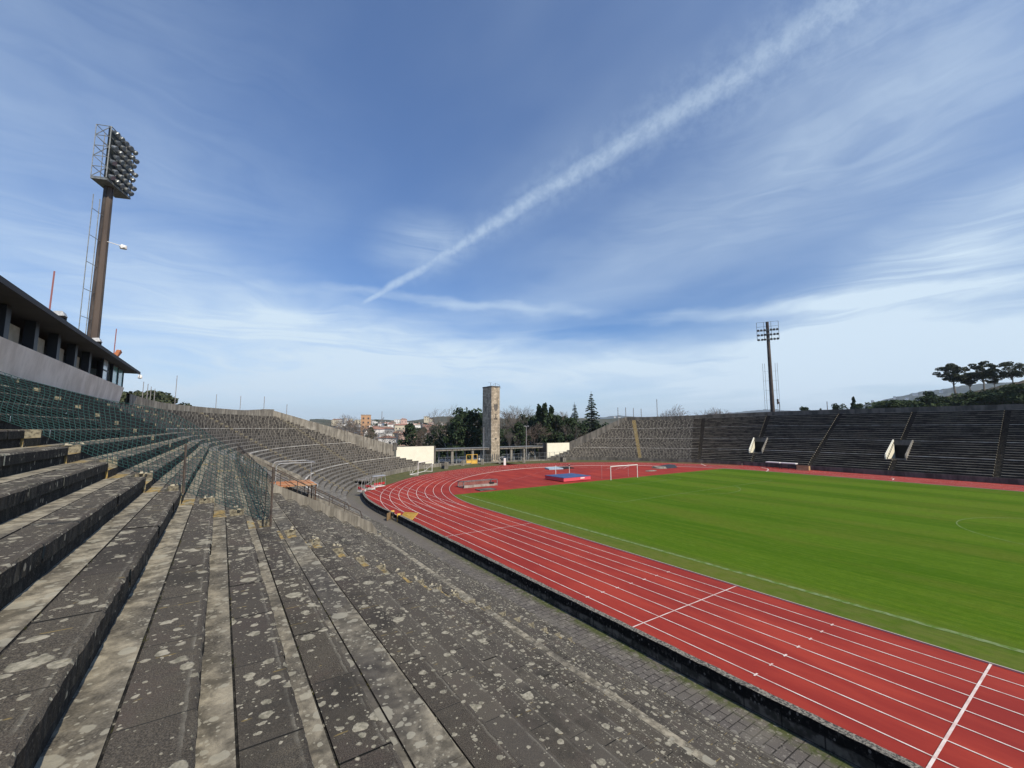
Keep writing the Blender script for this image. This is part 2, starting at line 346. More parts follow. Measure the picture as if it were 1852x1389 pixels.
def grass(T, b):
    p = P(T); x, y, z = T.sep(p)
    wob = T.math('MULTIPLY', T.math('SUBTRACT', T.noise(T.map(p, scale=(.15, .3, 1)), .6, 3), .5), 1.6)
    st = T.math('SINE', T.math('MULTIPLY', T.math('ADD', y, wob), 2*PI/11.5))
    st = T.ramp(st, -.25, .25)
    farw = T.ramp(y, -45., -75.)
    st = T.math('MULTIPLY', st, T.math('ADD', .38, T.math('MULTIPLY', farw, .75)))
    c = T.mix(st, (.062, .138, .006), (.120, .198, .016))
    st2 = T.noise(T.map(p, scale=(.05, 1.6, 1)), 1.4, 5, .65); c = T.mix(T.ramp(st2, .40, .64, 0., .5), c, (.150, .225, .018))
    c = T.mix(T.ramp(T.noise(T.map(p, scale=(.18, 1, 1)), .28, 5), .46, .66, 0., .6), c, (.15, .165, .025))
    c = T.mix(T.ramp(T.noise(T.map(p, scale=(.35, 1.6, 1)), 5, 6, .75), .40, .62, .0, .5), c, (.040, .095, .004))
    c = T.mix(T.ramp(T.noise(T.map(p, scale=(.25, 2.5, 1), loc=(3, 1, 0)), 2.6, 6, .75), .50, .72, .0, .55), c, (.165, .24, .05))
    c = T.mix(T.ramp(T.noise(p, 30, 3), .36, .62, .0, .4), c, (.034, .072, .003))
    nb = T.math('MULTIPLY', T.ramp(y, -30.2, -27.5), T.ramp(T.noise(p, 1.3, 5), .3, .6, .4, 1.)); c = T.mix(T.math('MULTIPLY', nb, .45), c, (.16, .15, .05))
    T.put(b.inputs['Base Color'], c); bump(T, b, T.noise(T.map(p, scale=(.4, 1, 1)), 60, 3), .6, .02)
M['grass'] = material('mown grass', grass, 1., spec=.03)
M['lawn'] = varied((.07, .078, .022), (.115, .105, .04), .8, name='rough lawn', rough=.98)
M['white'] = material('white paint', color=(.80, .78, .74), rough=.6)
M['line'] = varied((.80, .72, .66), (.62, .45, .40), 1.5, name='white lane paint', rough=.7)
M['line_faint'] = varied((.55, .25, .22), (.40, .10, .09), .8, name='faded lane paint', rough=.8)
M['chalk'] = varied((.085, .16, .012), (.19, .25, .11), 2.5, name='faded chalk on grass', rough=.95)
M['kerb'] = material('aluminium kerb', color=(.50, .44, .40), rough=.6)
M['dark'] = material('black parts and passage shade', color=(.015, .015, .015), rough=.7)  # own black of small fittings; on the passage back wall it paints in shade
M['rust'] = varied((.07, .045, .035), (.13, .07, .045), 5, name='rusty brown steel', rough=.8)
M['railing'] = varied((.05, .045, .042), (.10, .075, .06), 6, name='dark railing steel', rough=.65)
M['galv'] = varied((.32, .33, .33), (.46, .46, .45), 8, name='galvanised pipe', rough=.45, metal=.3)
M['galv_dark'] = varied((.14, .155, .16), (.24, .255, .26), 3, name='dull galvanised steel', rough=.6, metal=.2)
M['net'] = material('green netting cord', color=(.011, .050, .052), rough=.7)
M['netwhite'] = material('white netting cord', color=(.75, .75, .72), rough=.7)
M['orange'] = varied((.50, .15, .035), (.42, .30, .18), 1.6, name='orange weathered boards', stretch=(3, .3, 1), rough=.8)
M['cream'] = varied((.80, .77, .62), (.74, .71, .57), .6, name='cream painted wall', rough=.9)
M['render'] = varied((.70, .58, .46), (.88, .75, .62), 1.0, name='pale grey render', stretch=(1, 1, .5), rough=.9)
M['soffit'] = varied((.055, .060, .065), (.075, .08, .085), .4, name='dark roof soffit', rough=.8)
M['roofedge'] = material('dark roof edge', color=(.035, .033, .035), rough=.7)
M['tan'] = varied((.34, .30, .22), (.42, .37, .28), 1.5, name='tan blind', rough=.8)
M['tealglass'] = material('green tinted glazing', color=(.16, .36, .34), rough=.12, spec=.6)
M['paleglass'] = material('pale glazing', color=(.50, .58, .60), rough=.12, spec=.6)
M['frame'] = material('dark window frame', color=(.03, .034, .042), rough=.5)
M['red_seat'] = material('red plastic seat', color=(.62, .03, .05), rough=.4)
M['mat_blue'] = varied((.045, .085, .20), (.06, .11, .25), 1, name='blue landing mat cover', rough=.6)
M['mat_red'] = material('red landing mat side', color=(.62, .085, .11), rough=.6)
M['yel_paint'] = varied((.72, .46, .09), (.66, .38, .07), 3, name='yellow painted steel', rough=.6)
M['stone_lt'] = None
def towerm(T, b):
    p = P(T); x, y, z = T.sep(p)
    rowi = T.math('FLOOR', T.math('DIVIDE', z, .42))
    hx = T.math('ADD', T.math('ADD', x, y), T.math('MULTIPLY', T.math('MODULO', rowi, 2.), .45))
    wn = T.node('ShaderNodeTexWhiteNoise', noise_dimensions='2D'); T.put(wn.inputs['Vector'], T.comb(T.math('FLOOR', T.math('DIVIDE', hx, .9)), rowi))
    c = T.mix(wn.outputs[0], (.30, .255, .185), (.52, .45, .335))
    c = T.mix(T.ramp(T.noise(T.map(p, scale=(1, 1, .25)), .9, 5, .7), .46, .68, 0., .8), c, (.11, .10, .085))
    mort = T.math('MAXIMUM', joints(T, z, .42, .04), joints(T, hx, .9, .04)); c = T.mix(T.math('MULTIPLY', mort, .75), c, (.075, .068, .055))
    T.put(b.inputs['Base Color'], c)
M['tower'] = material('tower stonework', towerm, .95)
M['bark_grey'] = varied((.15, .135, .115), (.23, .21, .18), 3, name='grey bark', rough=.95)
M['twig'] = varied((.085, .075, .065), (.17, .155, .14), .7, name='bare twigs', rough=.95)
M['bark'] = varied((.07, .055, .045), (.12, .10, .08), 3, name='brown bark', rough=.95)
def leaf(c1, c2, name):
    def f(T, b):
        p = P(T); T.put(b.inputs['Base Color'], T.mix(T.ramp(T.noise(p, 1.1, 3), .36, .64), c1, c2))
        b.inputs['Subsurface Weight'].default_value = 0
    return material(name, f, .8, spec=.2)
M['leaf_dark'] = leaf((.018, .034, .018), (.045, .07, .030), 'dark evergreen leaves')
M['leaf_fir'] = leaf((.014, .028, .020), (.035, .055, .032), 'fir needles')
M['leaf_euc'] = leaf((.035, .048, .028), (.075, .085, .045), 'eucalyptus leaves')
M['leaf_bush'] = leaf((.028, .050, .018), (.06, .085, .03), 'bush leaves')
M['twig_red'] = varied((.13, .10, .08), (.19, .15, .12), .7, name='reddish bare twigs', rough=.95)

# ------------------------------------------------------------------ stadium outline
CX, CY, XE = 44.5, -62.467, 100.0
r_, d_ = .3976, .7353
def zn(k): return H - 2.03 + r_*k                                 # top of row k; row 0 is the one below the camera
def offk(k): return .0135 + d_*k + 16.13                          # distance of its front edge behind the track wall
def Rw(th): return 46.35 + 9*max(0, math.cos(th))**1.3
def sm(x, a, b): t = min(1, max(0, (x-a)/(b-a))); return t*t*(3-2*t)
def theta(t): return PI/2 - (t-CX)/60
def t_of(deg): return CX + math.radians(90-deg)*60
TCAP = t_of(18)
def pt(side, t, off, z):
    if t <= CX: x, y, w = t, CY+46.35, 1
    else:
        th = theta(t); x, y, w = CX, CY, sm(math.degrees(th), 45, 85)
    if side == 'F': off += 1.5*w; z = z*(1+.09*w) if z > 0 else z
    if t <= CX: y += off
    else: R = Rw(th)+off; x += R*math.cos(th); y += R*math.sin(th)
    if side == 'F': y = 2*CY - y
    return (x, y, z)
_te = {}
def tend(off):
    key = round(off, 3)
    if key not in _te:
        lo, hi = CX, TCAP
        if pt('N', hi, off, 0)[0] < XE: _te[key] = hi
        else:
            for _ in range(40):
                mid = (lo+hi)/2
                if pt('N', mid, off, 0)[0] < XE: lo = mid
                else: hi = mid
            _te[key] = lo
    return _te[key]
def h01(*a): return (math.sin(sum(v*c for v, c in zip(a, (12.9898, 78.233, 37.719)))) * 43758.5453) % 1
AISLE = {'N': (-12, -3, 5), 'F': (-10, -3, 5)}
STAIR = {'N': [(14.3, 15.45), (28.9, 29.9), (44.6, 45.6), (57.8, 58.8), (t_of(62), t_of(62)+1), (t_of(44), t_of(44)+1.1)],
         'F': [(-14.8, -13.8), (-.4, .6), (13.9, 14.9), (28.4, 29.4), (43, 44), (57.6, 58.6), (t_of(63)-.4, t_of(63)+.6), (t_of(46.3)-.5, t_of(46.3)+.5)]}
VOM = {'N': [(27.6, 30.5), (57, 60)], 'F': [(27.4, 30.4), (56.6, 59.6), (-1.5, 1.5)]}
VK = (-11, -4)
MATS = [M[n] for n in ('slab', 'gutter', 'riser', 'white_edge', 'yellow', 'broken', 'slab_far', 'riser_far', 'riser_bend', 'tread_dark', 'pale_nose', 'stair_far')]
SL, GU, RI, WE, YE, BR, SF, RF, RB, TD, PN, SS = range(12)

def samples(side, k, t0, t1):
    ts = [t0]; t = t0
    while t < t1-1e-6:
        if side == 'N' and -1.0 <= t < 16 and -13 <= k <= 6: st = .0838 if (t > 1 and t < 9 and -5 <= k <= 4) else .335
        elif side == 'N' and t < CX: st = 1.34
        elif t < CX: st = 5.36
        else: st = 1.6
        nt = (math.floor(t/st + 1e-6)+1)*st
        if t < CX < nt: nt = CX
        if t < -1 < nt: nt = -1
        t = min(nt, t1); ts.append(t)
    return ts
def seat_row(side, k, mb, ta=-60., kmin=-19):
    o0 = offk(k); zk = zn(k); aisle = k in AISLE[side]; tmax = tend(o0+d_)
    br = [(ta, 'n')]
    cuts = []
    for a, b in STAIR[side]: cuts.append((a, b, 's'))
    if VK[0] <= k <= VK[1]:
        vs = VOM[side]; cuts = [c for c in cuts if not any(a-.1 <= c[0] <= b+.1 for a, b in vs)] + [(a, b, 'x') for a, b in vs]
    cuts.sort(); cur = ta; segs = []
    tm = max(tend(o0), tmax)
    if side == 'N' and k <= -18: tm = t_of(52)
    if side == 'N' and k >= 12: cur = 57.5
    for a, b, ty in cuts:
        if b <= cur or a >= tm: continue
        if a > cur: segs.append((cur, a, 'n'))
        segs.append((max(a, cur), min(b, tm), ty)); cur = b
    if cur < tm: segs.append((cur, tm, 'n'))
    near = side == 'N'
    def prof(ty, t):
        bend = t > CX+1
        hi = near and t < 26 and k > -14
        if near and not bend: s_, g_, ri = SL, GU, RI
        else:
            s_, g_ = SF, SF
            ri = RB if (bend and (near or t > t_of(60))) else RF
            if near and not bend: ri = RI
        if ty == 's':
            y1 = YE if near or t > t_of(55) else SS
            return [(0, -r_, 0), (0, -r_/2, ri if near or y1 == SS else y1), (.12, -r_/2, PN if y1 == SS else y1), (.37, -r_/2, y1), (.37, 0, BR if near else (RF if y1 == SS else y1)), (.47, 0, s_), (d_, 0, y1)]
        if hi:
            blk = math.floor((t+.001)/1.34); dn = (h01(k, blk)-.5)*.02; dz = (h01(blk, k, 3)-.5)*.012
            return [(.045, -r_, 0), (.045, -.2, ri), (dn, -.2, ri), (dn, -.028+dz, ri), (dn+.018, dz, s_), (.455, dz, GU if aisle else s_), (.457, -.015, ri), (.475, -.015, ri), (.477, .002, ri), (d_+.045, .002, g_)]
        if near and not bend: return [(0, -r_, 0), (0, 0, ri), (.46, 0, GU if aisle else s_), (d_+.045, 0, g_)]
        if aisle: return [(0, -r_, 0), (0, -.07, ri), (0, 0, WE), (.22, 0, WE), (d_, 0, SF)]
        if ri == RF: return [(0, -r_, 0), (0, -.045, ri), (0, 0, PN), (.13, 0, PN), (d_, 0, TD)]
        return [(0, -r_, 0), (0, 0, ri), (.10, 0, SF), (d_, 0, SF)]
    for a, b, ty in segs:
        if ty == 'x': continue
        ts = samples(side, k, a, b)
        for i in range(len(ts)-1):
            t0, t1 = ts[i], ts[i+1]; pf = prof(ty, (t0+t1)/2)
            fine = t1-t0 < .2
            def V(t, j):
                off, dz, _ = pf[j]; off += o0; z = zk+dz
                if fine and j in (2, 3, 4): off += (h01(t*7, k, j)-.5)*.016*(1.5 if h01(math.floor(t*3), k) > .85 else .8); z += (h01(t*5, j, k)-.5)*.006
                return pt(side, min(t, tend(off)), off, z)
            for j in range(1, len(pf)):
                mb.face([V(t0, j-1), V(t1, j-1), V(t1, j), V(t0, j)], pf[j][2],
                        [(t0, offk(k)+pf[j-1][0]), (t1, offk(k)+pf[j-1][0]), (t1, offk(k)+pf[j][0]), (t0, offk(k)+pf[j][0])])
            for (tt_, edge) in ((t0, i == 0), (t1, i == len(ts)-2)):
                if edge:
                    mb.face([V(tt_, j) for j in range(len(pf))] + [pt(side, min(tt_, tend(o0+d_)), o0+d_, zk-r_)], BR if ty != 's' else YE)

def wall_path(mb, side, t0, t1, o0, o1, z0, z1, mi=0, step=1.5, mt=None, caps=True, clip=False):
    n = max(1, int((t1-t0)/step)); 
    f0 = z0 if callable(z0) else (lambda t: z0); f1 = z1 if callable(z1) else (lambda t: z1)
    def q(t): 
        ta_, tb_ = (min(t, tend(o0)), min(t, tend(o1))) if clip else (t, t)
        return [pt(side, ta_, o0, f0(t)), pt(side, tb_, o1, f0(t)), pt(side, tb_, o1, f1(t)), pt(side, ta_, o0, f1(t))]
    for i in range(n):
        a, b = t0+(t1-t0)*i/n, t0+(t1-t0)*(i+1)/n; A, B = q(a), q(b)
        for j in range(4):
            mb.face([A[j], B[j], B[(j+1) % 4], A[(j+1) % 4]], mi, [(a, 0), (b, 0), (b, 1), (a, 1)])
        if caps and i == 0: mb.face(A, mi)
        if caps and i == n-1: mb.face(B[::-1], mi)

# ------------------------------------------------------------------ ground and track
def ngon(mb, pts, z, mi=0): mb.face([(x, y, z) for x, y in pts], mi)
g = MB()
def gz(x, y):                                                     # lie of the land outside the stadium
    R = math.hypot(x-20, y-CY)
    z = -1.0 - 2.0*sm(R, 70, 130) - 14*sm(R, 160, 420)
    return z
rad = [0, 40, 70, 90, 110, 130, 160, 200, 260, 340, 450, 700, 1200, 2500, 5000, 9000]
nA = 72
for i in range(len(rad)-1):
    for a in range(nA):
        q = []
        for rr, aa in ((rad[i], a), (rad[i+1], a), (rad[i+1], a+1), (rad[i], a+1)):
            x = 20+rr*math.cos(2*PI*aa/nA); y = CY+rr*math.sin(2*PI*aa/nA); q.append((x, y, gz(x, y)))
        if rad[i] == 0: q = q[:3]
        g.face(q)
M['land'] = varied((.07, .075, .045), (.12, .11, .075), .02, name='distant land', rough=1.)
structure('ground', g, M['land'])

def ring(side, R0f, ts):
    return [pt(side, t, R0f(t) if callable(R0f) else R0f, 0)[:2] for t in ts]
TS = [CX + (TCAP-CX)*i/40 for i in range(41)]
b_ = MB()                                                         # red sheet under everything inside the stands
out = [(-60, CY+46.2)] + [(p[0], p[1]-.1) for p in ring('N', -.15, TS)] + [(XE+.2, CY+16), (XE+.2, CY-16)] + ring('F', -.0, TS)[::-1] + [(-60, CY-47.9)]
ngon(b_, out, 0)
# straight sides of the plinth under the track
running = structure('running_track', b_, M['track'])
ln = MB(); lf = MB()
def strip(mb, pts, wdt, z, mi=0):
    for i in range(len(pts)-1):
        a, b = Vector((*pts[i], 0)), Vector((*pts[i+1], 0)); d = (b-a).normalized(); n = Vector((-d.y, d.x, 0))*wdt/2
        mb.face([(a+n).to_tuple()[:2]+(z,), (b+n).to_tuple()[:2]+(z,), (b-n).to_tuple()[:2]+(z,), (a-n).to_tuple()[:2]+(z,)], mi)
def oval(R, a0=90, a1=-90, n=72):
    return [(CX+R*math.cos(math.radians(a0+(a1-a0)*i/n)), CY+R*math.sin(math.radians(a0+(a1-a0)*i/n))) for i in range(n+1)]
Yk = CY + 36.5
for i in range(1, 9):
    R = 36.5+1.22*i
    strip(ln, [(-60, CY+R)] + ([(66.6-.05*i, CY+R)] if i < 8 else [(CX, CY+R)]), .055, .016)
    strip(ln, oval(R), .055, .018)
    strip(ln, [(CX, CY-R), (-60, CY-R)], .055, .016)
ngy = (Yk, Yk+9.7)
def cross(X, wd, mb, z=.020, y0=0., y1=9.6): strip(mb, [(X, Yk+y0), (X, Yk+y1)], wd, z)
cross(4.01, .08, ln); cross(14.18, .06, ln); cross(34.5, .05, ln)
cross(44.6, .045, lf); cross(54.5, .045, lf); cross(-6.0, .05, ln)
for X in (8.95, 18.0, 24.0):
    for i in range(1, 8): strip(ln if X < 20 else lf, [(X, Yk+1.22*i-.13), (X, Yk+1.22*i+.13)], .07, .021)
# faint lines inside the bend: high jump fan, staggers, steeple lane
for a, b in (((60, -33), (95, -62)), ((62, -41), (88, -80)), ((58, -60), (86, -66)), ((66, -45), (72, -88)), ((60, -72), (85, -72)), ((60, -75), (84, -80))): strip(lf, [a, b], .06, .015)
strip(ln, [(76.2, -68), (72.5, -82), (71, -92)], .07, .017)
strip(ln, [tuple(atZ(x, y, 0)[:2]) for x, y in ((905, 852), (950, 847.5), (1000, 845))], .16, .022)
strip(ln, [tuple(atZ(x, y, 0)[:2]) for x, y in ((1268, 839), (1277, 843))], .22, .022)
strip(ln, [tuple(atZ(x, y, 0)[:2]) for x, y in ((1376, 845), (1388, 848), (1390, 850), (1386, 853))], .2, .022)
strip(ln, [tuple(atZ(x, y, 0)[:2]) for x, y in ((1612, 864.5), (1617, 866), (1614, 868.5))], .16, .022)
ln.build('lane_lines', M['line'], running); lf.build('faded_lines', M['line_faint'], running)
gr = MB()
def arc36(x0):                                                    # kerb circle point at x0
    return CY+math.sqrt(36.5**2-(x0-CX)**2)
GX = 54.9
pts = [(-60, Yk-.06)] + [(CX+36.44*math.sin(math.radians(a)), CY+36.44*math.cos(math.radians(a))) for a in [i*1.6 for i in range(0, 11)] if CX+36.44*math.sin(math.radians(a)) < GX]
pts += [(GX, arc36(GX)-.1)]
wob = [(GX+.15*(h01(i)-.5), CY+33-1.65*i*1.0) for i in range(1, 40)]
pts += wob + [(GX, 2*CY-arc36(GX)+.1)]
pts += [(x, 2*CY-y) for x, y in pts[:len(pts)-len(wob)-2][::-1]]
ngon(gr, pts, .010); field = structure('grass_field', gr, M['grass'])
ck = MB()
Yt, Yb = CY+34, CY-34
strip(ck, [(-50, Yt), (54.1, Yt)], .34, .022); strip(ck, [(-50, Yb), (54.1, Yb)], .11, .022); strip(ck, [(54.1, Yt), (54.1, Yb)], .11, .023)
strip(ck, [(54.1, CY+20.15), (37.6, CY+20.15), (37.6, CY-20.15), (54.1, CY-20.15)], .10, .024)
strip(ck, [(54.1, CY+9.16), (48.6, CY+9.16), (48.6, CY-9.16), (54.1, CY-9.16)], .10, .025)
strip(ck, [(1.7, Yt), (1.7, Yb)], .10, .022)
strip(ck, [(1.7+9.15*math.cos(i*PI/24), CY+9.15*math.sin(i*PI/24)) for i in range(49)], .10, .026)
strip(ck, [(43.1+9.15*math.cos(math.radians(a)), CY+9.15*math.sin(math.radians(a))) for a in range(127, 234, 4)], .10, .026)
ck.build('chalk_lines', M['chalk'], field)
lw = MB()
for side in 'NF':
    a0, a1 = (math.radians(64), math.radians(-2)) if side == 'N' else (math.radians(75), math.radians(-2))
    n = 40
    for i in range(n):
        q = []
        for j in (i, i+1):
            th = a0+(a1-a0)*j/n; s_ = 1 if side == 'N' else -1
            for R in (46.7 + (1.8*sm(math.degrees(th), 52, 66) if side == 'N' else 0) , Rw(max(th, 0))-.05 + (0 if th > .1 else 0)):
                q.append((CX+R*math.cos(th), CY+s_*R*math.sin(th), .012))
        lw.face([q[0], q[1], q[3], q[2]])
structure('lawn', lw, M['lawn'])
# strip of sand-grey ground under the far gate, reaching to the colonnade
yd = MB(); yd.face([(XE-1.4, CY-20, .018), (XE+26, CY-34, .03), (XE+26, CY+34, .03), (XE-1.4, CY+20, .018)]); 
M['yard'] = varied((.13, .12, .105), (.19, .175, .15), .5, name='grey yard', rough=.95)
structure('forecourt_pavement', yd, M['yard'])
kb = MB()
kp = [(-60, Yk)] + oval(36.5, 90, -90, 80) + [(-60, CY-36.5)]
for i in range(len(kp)-1):
    a, b = Vector((*kp[i], 0)), Vector((*kp[i+1], 0)); d = (b-a).normalized(); n = Vector((-d.y, d.x, 0))
    c = [a+n*.03, b+n*.03, b-n*.03, a-n*.03]
    kb.hexa([(p.x, p.y, .0) for p in c] + [(p.x, p.y, .06) for p in c])
structure('track_kerb', kb, M['kerb'])
def paving(T, b):
    p = P(T)
    br = T.node('ShaderNodeTexBrick'); T.put(br.inputs['Vector'], T.map(p, rot=(0, 0, PI/2)))
    br.inputs['Scale'].default_value = 1; br.inputs['Brick Width'].default_value = .62; br.inputs['Row Height'].default_value = .34
    br.inputs['Mortar Size'].default_value = .02; br.inputs['Mortar Smooth'].default_value = .2
    br.inputs['Color1'].default_value = (.125, .112, .10, 1); br.inputs['Color2'].default_value = (.165, .15, .13, 1); br.inputs['Mortar'].default_value = (.022, .02, .016, 1)
    c = T.mix(T.ramp(T.noise(p, 60, 3, .7), .4, .64, 0., .55), br.outputs[0], (.05, .045, .04))
    c = T.mix(T.ramp(T.noise(p, .8, 5), .42, .66, 0., .5), c, (.19, .175, .14))
    y = T.sep(p)[1]; mo = T.math('MULTIPLY', T.ramp(y, -15.35, -15.95), T.ramp(T.noise(p, 2.4, 4), .36, .56))
    c = T.mix(T.math('MULTIPLY', mo, .85), c, (.065, .085, .018)); c = T.mix(T.math('MULTIPLY', lichen(T, p, .1), .35), c, (.38, .36, .30))
    c = T.mix(T.ramp(T.sep(p)[0], 24., 40., 0., .75), c, (.15, .135, .115))
    T.put(b.inputs['Base Color'], c); bump(T, b, T.math('ADD', T.noise(p, 60, 3), T.math('MULTIPLY', br.outputs[1], -2.)), .6, .012)
M['paving'] = material('stone paving', paving, .92)
wk = MB(); wall_path(wk, 'N', -60, t_of(51), -.05, offk(-19)+.2, -.75, -.6, step=3)
structure('walkway', wk, M['paving'])

# ------------------------------------------------------------------ the two terraces
for side, lab, name in (('N', 'near stone seating terrace with lichen-covered rows running under the camera and round the left bend', 'seating_terrace'),
                        ('F', 'dark opposite seating terrace beyond the grass field with pale stairways', 'seating_terrace')):
    ter = thing(name, lab, 'terrace', (0, -5 if side == 'N' else -125, 0))
    for k in range(-19 if side == 'N' else -17, 12 if side == 'N' else 13):
        mb = MB(); seat_row(side, k, mb); mb.build('seat_row', MATS, ter)
    # parapet wall along the top row and its sloping end at the open end of the bowl
    pw = MB(); ot = offk(12)+(.02 if side == 'N' else d_+.02)
    def rim(t):
        a_ = math.degrees(theta(t)) if t > CX else 90
        return 13.22-(.58*sm(a_, 44, 52)*(1-sm(a_, 68, 82)) if side == 'N' else 0)
    wall_path(pw, side, 57.9 if side == 'N' else -60, TCAP, ot, ot+.28, -3, rim, step=2, clip=True, caps=False)
    s_ = 1
    ys = [(-6.6, 13.22), (-7.9, 13.22), (-34.3, 5.35), (-34.3, -1)] if side == 'N' else [(-117.6, 13.22), (-116.3, 13.22), (-90.5, 5.1), (-90.5, -1)]
    ys.append((ys[0][0], -1))
    for X in (XE+.004, XE+.3): pw.face([(X, y, z) for y, z in ys])
    for i in range(len(ys)): a, b = ys[i], ys[(i+1) % len(ys)]; pw.face([(XE+.004, *a), (XE+.3, *a), (XE+.3, *b), (XE+.004, *b)])
    pw.build('parapet_wall', M['concrete'] if side == 'N' else M['conc_dark'], ter)
    bw = MB()
    if side == 'N': wall_path(bw, 'N', t_of(51), TCAP, .0, .3, -.8, .85)
    else: wall_path(bw, 'F', -60, TCAP, .0, .3, -.8, lambda t: .9)
    bw.build('front_wall', M['concrete'] if side == 'N' else M['conc_dark'], ter)
    pr = MB(); wall_path(pr, side, t_of(51) if side == 'N' else -60, TCAP, .3, offk(-17)+.05, .0, .2, clip=True)
    pr.build('promenade', M['slab_far'], ter)
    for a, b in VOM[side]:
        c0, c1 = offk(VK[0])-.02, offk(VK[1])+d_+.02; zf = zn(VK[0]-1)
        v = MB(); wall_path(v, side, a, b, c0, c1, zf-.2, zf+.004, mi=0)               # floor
        wall_path(v, side, a, b, c1+.9, c1+1.1, zf, zn(VK[1])+.02, mi=1)               # near-black back wall, the passage's shade put into its colour
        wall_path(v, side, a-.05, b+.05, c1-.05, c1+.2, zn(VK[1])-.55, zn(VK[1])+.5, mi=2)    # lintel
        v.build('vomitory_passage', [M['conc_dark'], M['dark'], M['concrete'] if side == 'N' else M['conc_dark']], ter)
        for X, dirn in ((a, -1), (b, 1)):
            w_ = MB(); x0, x1 = sorted((X, X+.24*dirn))
            lo, hi = (.45, .72) if side == 'N' else (.5, .55)
            P0 = [(c0-.35, zf-.3), (c1, zf-.3), (c1, zn(VK[1])+hi), (c0+.0, zn(VK[0]-1)+lo+.5), (c0-.35, zf+.45)]
            A = [pt(side, x0, o, z) for o, z in P0]; B = [pt(side, x1, o, z) for o, z in P0]
            w_.face(A); w_.face(B[::-1])
            for i in range(5): w_.face([A[i], B[i], B[(i+1) % 5], A[(i+1) % 5]])
            w_.build('vomitory_side_wall', M['concrete'] if side == 'N' or dirn < 0 else M['cream'], ter)

# low wall between walkway and track, with its opening
lwl = MB(); zt = .15
def rag_top(t): return zt + (h01(round(t*3))-.5)*.03
wall_path(lwl, 'N', -60, -2, -.31, 0, -.8, rag_top, step=2)
wall_path(lwl, 'N', -2, 45.2, -.31, 0, -.8, rag_top, step=.33)
wall_path(lwl, 'N', 47.4, t_of(50.5), -.31, 0, -.8, rag_top, step=.8)
tag(lwl.build('track_wall', M['blackwall']), 'low black mossy wall between the stone walkway and the red track', 'wall')

# ------------------------------------------------------------------ yellow gate in the track wall
o = thing('wall_gate', 'open yellow board gate in the gap of the black track wall', 'gate', (46.3, -16.3, -.6))
for X in (45.3, 47.3):
    m_ = MB(); m_.box((X-.07, -16.45, -.6), (X+.07, -16.1, .26)); m_.build('post', M['yel_paint'], o)
m_ = MB(); m_.hexa([(47.15, -16.1, -.55), (47.2, -16.1, -.55), (46.3, -15.3, -.55), (46.25, -15.3, -.55), (47.15, -16.1, .2), (47.2, -16.1, .2), (46.3, -15.3, .2), (46.25, -15.3, .2)])
m_.build('door', varied((.20, .13, .06), (.30, .20, .10), 3, name='tan board'), o)
m_ = MB(); m_.box((45.4, -16.5, -.6), (47.2, -16.05, -.42)); m_.build('step', M['concrete'], o)
m_ = MB(); m_.hexa([(42.2, -16.52, .0), (45.1, -16.52, .0), (45.1, -16.46, .0), (42.2, -16.46, .0), (42.2, -17.25, .72), (44.9, -16.8, .42), (44.9, -16.74, .42), (42.2, -17.19, .72)])
tag(m_.build('yellow_board', M['yel_paint']), 'bright yellow board leaning on the track side of the black wall', 'board')

# ------------------------------------------------------------------ vomitory rails, shelter and hoops of the near stand
for X, lab in ((27.42, 'rusty pipe handrail on the nearer wall of the stair opening in the near stand'), (30.66, 'rusty pipe handrail on the farther wall of the stair opening beside the orange shelter')):
    o = thing('handrail', lab, 'handrail', (X, -5, 5), 'handrails of the stair opening')
    y0, z0, y1, z1 = -2.5, 7.1, -7.15, 4.42
    m_ = MB(); m_.tube([(X, y0, z0), (X, y1, z1), (X, y1-.25, z1-.15), (X, y1-.36, z1-.45), (X, y1-.38, z1-1.05)], .03, 6); m_.build('rail', M['railing'], o)
    m_ = MB(); m_.tube([(X, y0, z0-.28), (X, y1-.2, z1-.42)], .02, 5); m_.build('lower_rail', M['railing'], o)
    for i in range(5):
        f = (i+.5)/5.3; y = y0+(y1-y0)*f; z = z0+(z1-z0)*f
        m_ = MB(); m_.tube([(X, y, z), (X, y, z-.72)], .022, 5); m_.build('post', M['railing'], o)
o = thing('shelter', 'flat orange boarded shelter over the stair opening of the near stand', 'shelter', (29, -4, 3))
m_ = MB()
for i in range(9):
    y = -2.3-.29*i; m_.box((27.75, y-.27, 6.0+.012*(i % 3)), (30.35, y, 6.05+.012*(i % 3)))
m_.build('board_roof', M['orange'], o)
m_ = MB(); m_.box((27.7, -4.98, 5.93), (30.4, -4.90, 6.05)); m_.box((30.36, -4.98, 5.93), (30.42, -2.2, 6.05)); m_.build('edge_trim', M['galv'], o)
for x, y in ((27.8, -4.85), (30.3, -4.85), (27.8, -3.3), (30.3, -3.3), (29.05, -4.85)):
    m_ = MB(); m_.tube([(x, y, zn(-12)), (x, y, 5.95)], .04, 6); m_.build('leg', M['rust'], o)
o = thing('pipe_frame', 'bent white pipe frame standing above the orange shelter', 'pipe frame', (29, -4, 6))
for x in (28.1, 30.0):
    m_ = MB(); m_.tube([(x, -2.75, 5.9), (x, -2.75, 7.15), (x, -2.85, 7.28), (x, -3.0, 7.33), (x, -4.6, 7.33)], .03, 6); m_.build('hoop', M['galv'], o)
m_ = MB(); m_.tube([(28.1, -4.6, 7.33), (29.0, -4.95, 7.25), (30.0, -4.6, 7.33)], .03, 6); m_.build('end_bar', M['galv'], o)
m_ = MB(); m_.tube([(29.6, -4.85, 7.25), (29.6, -4.85, 6.0)], .025, 6); m_.build('support', M['galv'], o)
